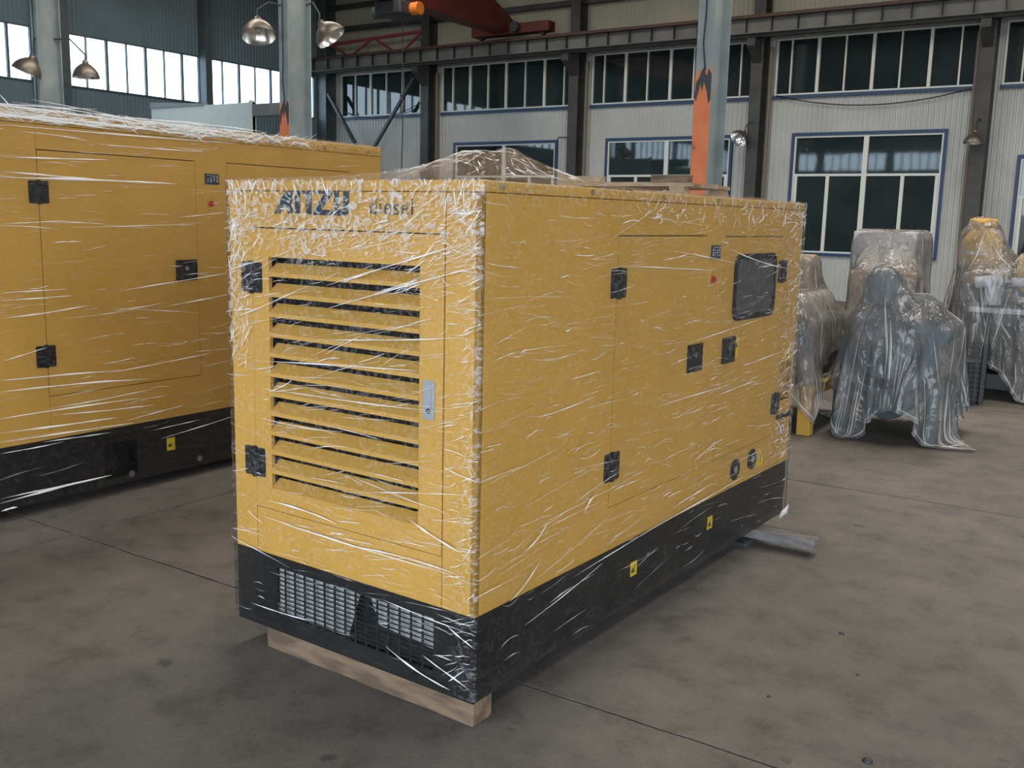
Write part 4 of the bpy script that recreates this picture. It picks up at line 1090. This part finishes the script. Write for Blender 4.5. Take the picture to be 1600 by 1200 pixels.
        for k, (p_, n_) in enumerate(zip(pts, nn_)):
            tt = pts[min(k+1, len(pts)-1)]-pts[max(k-1, 0)]; sdv = np.cross(tt, n_); sdv /= np.linalg.norm(sdv)+1e-9
            w_ = wd*min(1, 2.5*min(k, len(pts)-1-k)/len(pts)+.15)
            for q, h in ((-1, .004), (0, .004+w_*.9), (1, .004)): vs_.append(p_+sdv*w_*q+n_*h)
        mb.add(vs_, [(k*3+q, k*3+3+q, k*3+4+q, k*3+1+q) for k in range(len(pts)-1) for q in range(2)])
    fo_ = mb.build('sheet_fold_highlights', M['crease_soft'], o, True); fo_['kind'] = 'stuff'
    return tag(o, label, 'plastic sheet', 'dust sheets over the machines')
class Machine:
    """parts in local space plus the collision boxes (world) for the sheet"""
    def __init__(s, name, label, cat, loc): s.o = thing(name, label, cat, loc, group='engines under dust sheets'); s.loc = loc; s.col = []
    def box(s, name, m, x0, x1, y0, y1, z0, z1, bevel=.015, col=True):
        MB().box(x0, x1, y0, y1, z0, z1).build(name, m, s.o, bevel=bevel)
        if col: s.col.append((((x0+x1)/2+s.loc[0], (y0+y1)/2+s.loc[1], (z0+z1)/2), ((x1-x0)/2, (y1-y0)/2, (z1-z0)/2), .03))
    def cyl(s, name, m, p0, p1, r, r1=None, n=24, col=False):
        MB().cyl(p0, p1, r, r1, n).build(name, m, s.o, bevel=.006)
        if col:
            lo = [min(a, b) for a, b in zip(p0, p1)]; hi = [max(a, b) for a, b in zip(p0, p1)]
            ax = max(range(3), key=lambda i: hi[i]-lo[i])
            for i in range(3):
                if i != ax: lo[i] -= r*.85; hi[i] += r*.85
            s.col.append((tuple((a+b)/2+c for a, b, c in zip(lo, hi, (*s.loc[:2], 0))), tuple((b-a)/2 for a, b in zip(lo, hi)), min(.06, r*.6)))

# middle engine: flywheel housing towards the viewer, on green legs
e1 = Machine('diesel_engine', 'blue-grey engine with round flywheel housing under the middle clear sheet', 'engine', (-1.74, 7.95, 0))
for x in (-.33, .33):
    for y in (-.33, .42):
        e1.box('leg', M['enggreen'], x-.045, x+.045, y-.045, y+.045, 0, .36, .004)
for x in (-.33, .33): e1.box('side_rail', M['enggreen'], x-.045, x+.045, -.376, .466, .36, .44, .004)
e1.cyl('flywheel_housing', M['engblue'], (-.02, -.38, .66), (-.02, -.24, .66), .33, .35, 40, True)
e1.cyl('flywheel', M['engdark'], (-.02, -.40, .66), (-.02, -.375, .66), .27, .27, 40)
e1.cyl('flywheel_face', M['engblue'], (-.02, -.425, .66), (-.02, -.40, .66), .19, .20, 32)
e1.cyl('flywheel_hub', M['enggreen'], (-.02, -.46, .66), (-.02, -.42, .66), .085, .085, 24)
for k in range(8):
    t = k*math.pi/4; e1.cyl('hub_bolt', M['steel'], (-.02+.14*math.cos(t), -.435, .66+.14*math.sin(t)), (-.02+.14*math.cos(t), -.42, .66+.14*math.sin(t)), .014, n=8)
e1.col.append(((-1.76, 7.58, .66), (.22, .11, .24), .05)); e1.col.append(((-1.76, 7.52, .66), (.08, .04, .09), .03))
e1.box('engine_block', M['engblue'], -.22, .20, -.24, .50, .42, .92, .03)
e1.box('cylinder_head', M['engblue'], -.16, .14, -.22, .46, .92, 1.04, .03)
e1.cyl('oil_pan', M['enggreen'], (-.02, -.20, .33), (-.02, .45, .33), .20, .20, 24)
e1.box('filter_post', M['engblue'], -.20, -.02, -.32, -.14, 1.0, 1.265, .04)
e1.cyl('turbo_housing', M['engdark'], (.20, -.14, .93), (.20, .06, .93), .10, .10, 24, True)
e1.cyl('side_manifold', M['engblue'], (.32, -.24, .80), (.32, .42, .80), .07, .07, 16, True)
e1.cyl('starter_motor', M['engdark'], (-.30, -.22, .50), (-.30, .12, .50), .07, .07, 18)
drape('dust_sheet', e1.col, (-1.72, 7.98), (1.72, 1.95), .35, 1.34, M['cover_blue'], 'clear bluish plastic sheet tented over the middle engine', seed=2)
# engine half hidden by the generator
e2 = Machine('diesel_engine', 'engine with a yellow foot half hidden behind the near generator', 'engine', (-2.64, 8.02, 0))
for x in (-.3, .38):
    for y in (-.62, .5): 
        e2.box('foot', M['engyellow'], x-.05, x+.05, y-.05, y+.05, 0, .30, .004)
for x in (-.3, .38): e2.box('side_rail', M['engyellow'], x-.05, x+.05, -.67, .55, .30, .38, .004)
e2.box('engine_block', M['engdark'], -.28, .34, -.50, .5, .38, .86, .05)
e2.cyl('flywheel_housing', M['engblue'], (.03, -.62, .62), (.03, -.5, .62), .33, .35, 36, True)
e2.box('valve_cover', M['tan'], -.22, .22, -.45, .4, .86, 1.02, .05)
e2.cyl('air_pipe', M['palegrey'], (.18, -.5, .96), (.18, .3, .96), .09, .09, 18, True)
drape('dust_sheet', e2.col, (-2.66, 7.99), (1.42, 2.0), .1, 1.16, M['cover_tan'], 'dusty brownish plastic sheet over the engine beside the near generator', seed=4)
# pale cabinet with a box in front of it
e3 = Machine('control_cabinet', 'pale grey cabinet standing tall under a plastic sheet', 'cabinet', (-2.55, 11.25, 0))
e3.box('cabinet_body', M['palegrey'], -.42, .22, -.3, .5, .10, 1.53, .01)
e3.box('cabinet_door', M['palegrey'], -.38, .18, -.315, -.3, .16, 1.47, .005, False)
e3.box('plinth', M['engdark'], -.42, .22, -.3, .5, 0, .10, .005, False)
for z in (1.2, .4): e3.box('door_hinge', M['steel'], -.40, -.375, -.325, -.31, z-.04, z+.04, .002, False)
e3.box('crate_board', M['tan'], -.34, .32, -.62, -.34, .0, 1.12, .01)
drape('dust_sheet', e3.col, (-2.62, 11.1), (1.9, 2.3), .0, 1.60, M['cover'], 'pale plastic sheet draped square over the tall cabinet', seed=6)
# dark machine behind, seen between generator and cabinet
e4 = Machine('air_receiver', 'brownish wrapped machine left of the pale cabinet', 'machine', (-3.62, 11.0, 0))
e4.box('machine_frame', M['engdark'], -.35, .32, -.3, .3, 0, .85, .03)
e4.cyl('drum', M['tan'], (-.2, 0, 1.02), (.25, 0, 1.02), .24, .24, 24, True)
drape('dust_sheet', e4.col, (-3.66, 11.0), (1.3, 1.45), .2, 1.35, M['cover_tan'], 'dull brown plastic sheet behind the far end of the near generator', seed=9)
# big engine with the yellow tank
e5 = Machine('diesel_engine', 'large dark engine with white fittings and a yellow air cleaner tank', 'engine', (-1.35, 10.7, 0))
e5.box('skid_rail', M['engdark'], -.55, .75, -.62, -.5, .10, .24, .01); e5.box('skid_rail', M['engdark'], -.55, .75, .5, .62, .10, .24, .01)
e5.box('engine_block', M['engdark'], -.40, .70, -.36, .40, .24, .88, .04)
e5.box('cylinder_head', M['engdark'], -.36, .66, -.26, .28, .88, 1.06, .03)
e5.box('intake_rail', M['engwhite'], -.30, .22, -.47, -.40, .80, .85, .01)
e5.cyl('fuel_filter', M['engwhite'], (-.10, -.46, .88), (-.10, -.46, 1.06), .07, .075, 18)
e5.cyl('intake_elbow', M['engwhite'], (-.26, -.44, 1.08), (-.02, -.46, 1.12), .055, .055, 14)
e5.cyl('coolant_pipe', M['engwhite'], (.05, -.44, 1.10), (.30, -.44, 1.10), .045, .045, 14)
e5.col.append(((-1.39, 10.25, .60), (.32, .08, .58), .04))
e5.cyl('belt_pulley', M['engdark'], (.05, -.46, .52), (.05, -.38, .52), .16, .16, 28)
MB().lathe([(.001, 1.685), (.12, 1.68), (.135, 1.64), (.135, 1.60), (.10, 1.59), (.12, 1.56), (.185, 1.46), (.20, 1.38), (.20, 1.26), (.18, 1.20), (.10, 1.16), (.10, 1.05)], 32, Matrix.Translation((-.33, .10, 0))).build('air_cleaner_tank', M['engyellow'], e5.o, True)
e5.col.append(((-1.68, 10.8, 1.37), (.17, .17, .21), .06)); e5.col.append(((-1.68, 10.8, 1.62), (.115, .115, .055), .03))
vs_ = []; n_ = 10
for i in range(n_+1):
    t = -2.35+1.15*i/n_
    for z in (1.335, 1.365): vs_.append((-.33+.203*math.cos(t), .10+.203*math.sin(t), z))
MB().add(vs_, [(2*i, 2*i+2, 2*i+3, 2*i+1) for i in range(n_)]).build('tank_label', M['engwhite'], e5.o)
MB().lathe([(.001, 1.36), (.10, 1.355), (.12, 1.32), (.12, 1.10), (.08, 1.02)], 28, Matrix.Translation((.18, -.32, 0))).build('air_cleaner_tank', M['engyellow'], e5.o, True)
e5.col.append(((-1.17, 10.38, 1.23), (.10, .10, .12), .05))
drape('dust_sheet', e5.col, (-1.22, 10.75), (2.2, 2.4), -.15, 1.75, M['cover'], 'wide clear plastic sheet tented over the yellow tank and engine', seed=12)
for x in (-.35, .45): 
    tag(MB().box(-1.35+x-.07, -1.35+x+.05, 10.02, 10.25, 0, .099).build('packing_block', M['wood'], None, bevel=.004), 'small wood block under the skid of the large engine, ' + ('left' if x < 0 else 'right') + ' one', 'block')
# wire basket in front of the engine skid
t_ = thing('wire_basket', 'black wire mesh basket beside the middle engine on the floor', 'basket', (-1.66, 9.80, 0))
mb = MB(); bx0, bx1, by0, by1, bz = -.28, .26, -.16, .16, .55
for k in range(13):
    x = bx0+(bx1-bx0)*k/12
    for y in (by0, by1): mb.box(x-.003, x+.003, y-.003, y+.003, 0.01, bz)
for k in range(8):
    y = by0+(by1-by0)*k/7
    for x in (bx0, bx1): mb.box(x-.003, x+.003, y-.003, y+.003, .01, bz)
mb.build('upright_wires', M['wire'], t_)
mb = MB()
for k in range(13):
    z = .01+(bz-.02)*k/12
    mb.box(bx0, bx1, by0-.003, by0+.003, z, z+.006); mb.box(bx0, bx1, by1-.003, by1+.003, z, z+.006); mb.box(bx0-.003, bx0+.003, by0, by1, z, z+.006); mb.box(bx1-.003, bx1+.003, by0, by1, z, z+.006)
mb.build('cross_wires', M['wire'], t_)
MB().box(bx0+.02, bx1-.02, by0+.02, by1-.02, .012, .40).build('basket_contents', M['engdark'], t_, bevel=.02)

# a few crumbs of dirt on the floor
for k, (x, y, r) in enumerate(((-.618, 2.878, .017), (-.95, 3.78, .012), (-.80, 3.45, .007), (-1.0, 3.1, .008))):
    o = MB().lathe([(.0005, .010*r/.017), (r*.6, .008*r/.017), (r, 0.0)], 9, Matrix.Translation((x, y, 0.0005)), True).build('dirt_crumb', M['engdark'], None, True)
    tag(o, ('largest dark crumb of dirt at the lower right of the floor', 'flat dark crumb on the floor right of the generator', 'tiny dark crumb farther right on the open floor', 'tiny dark crumb near the long floor joint')[k], 'debris')
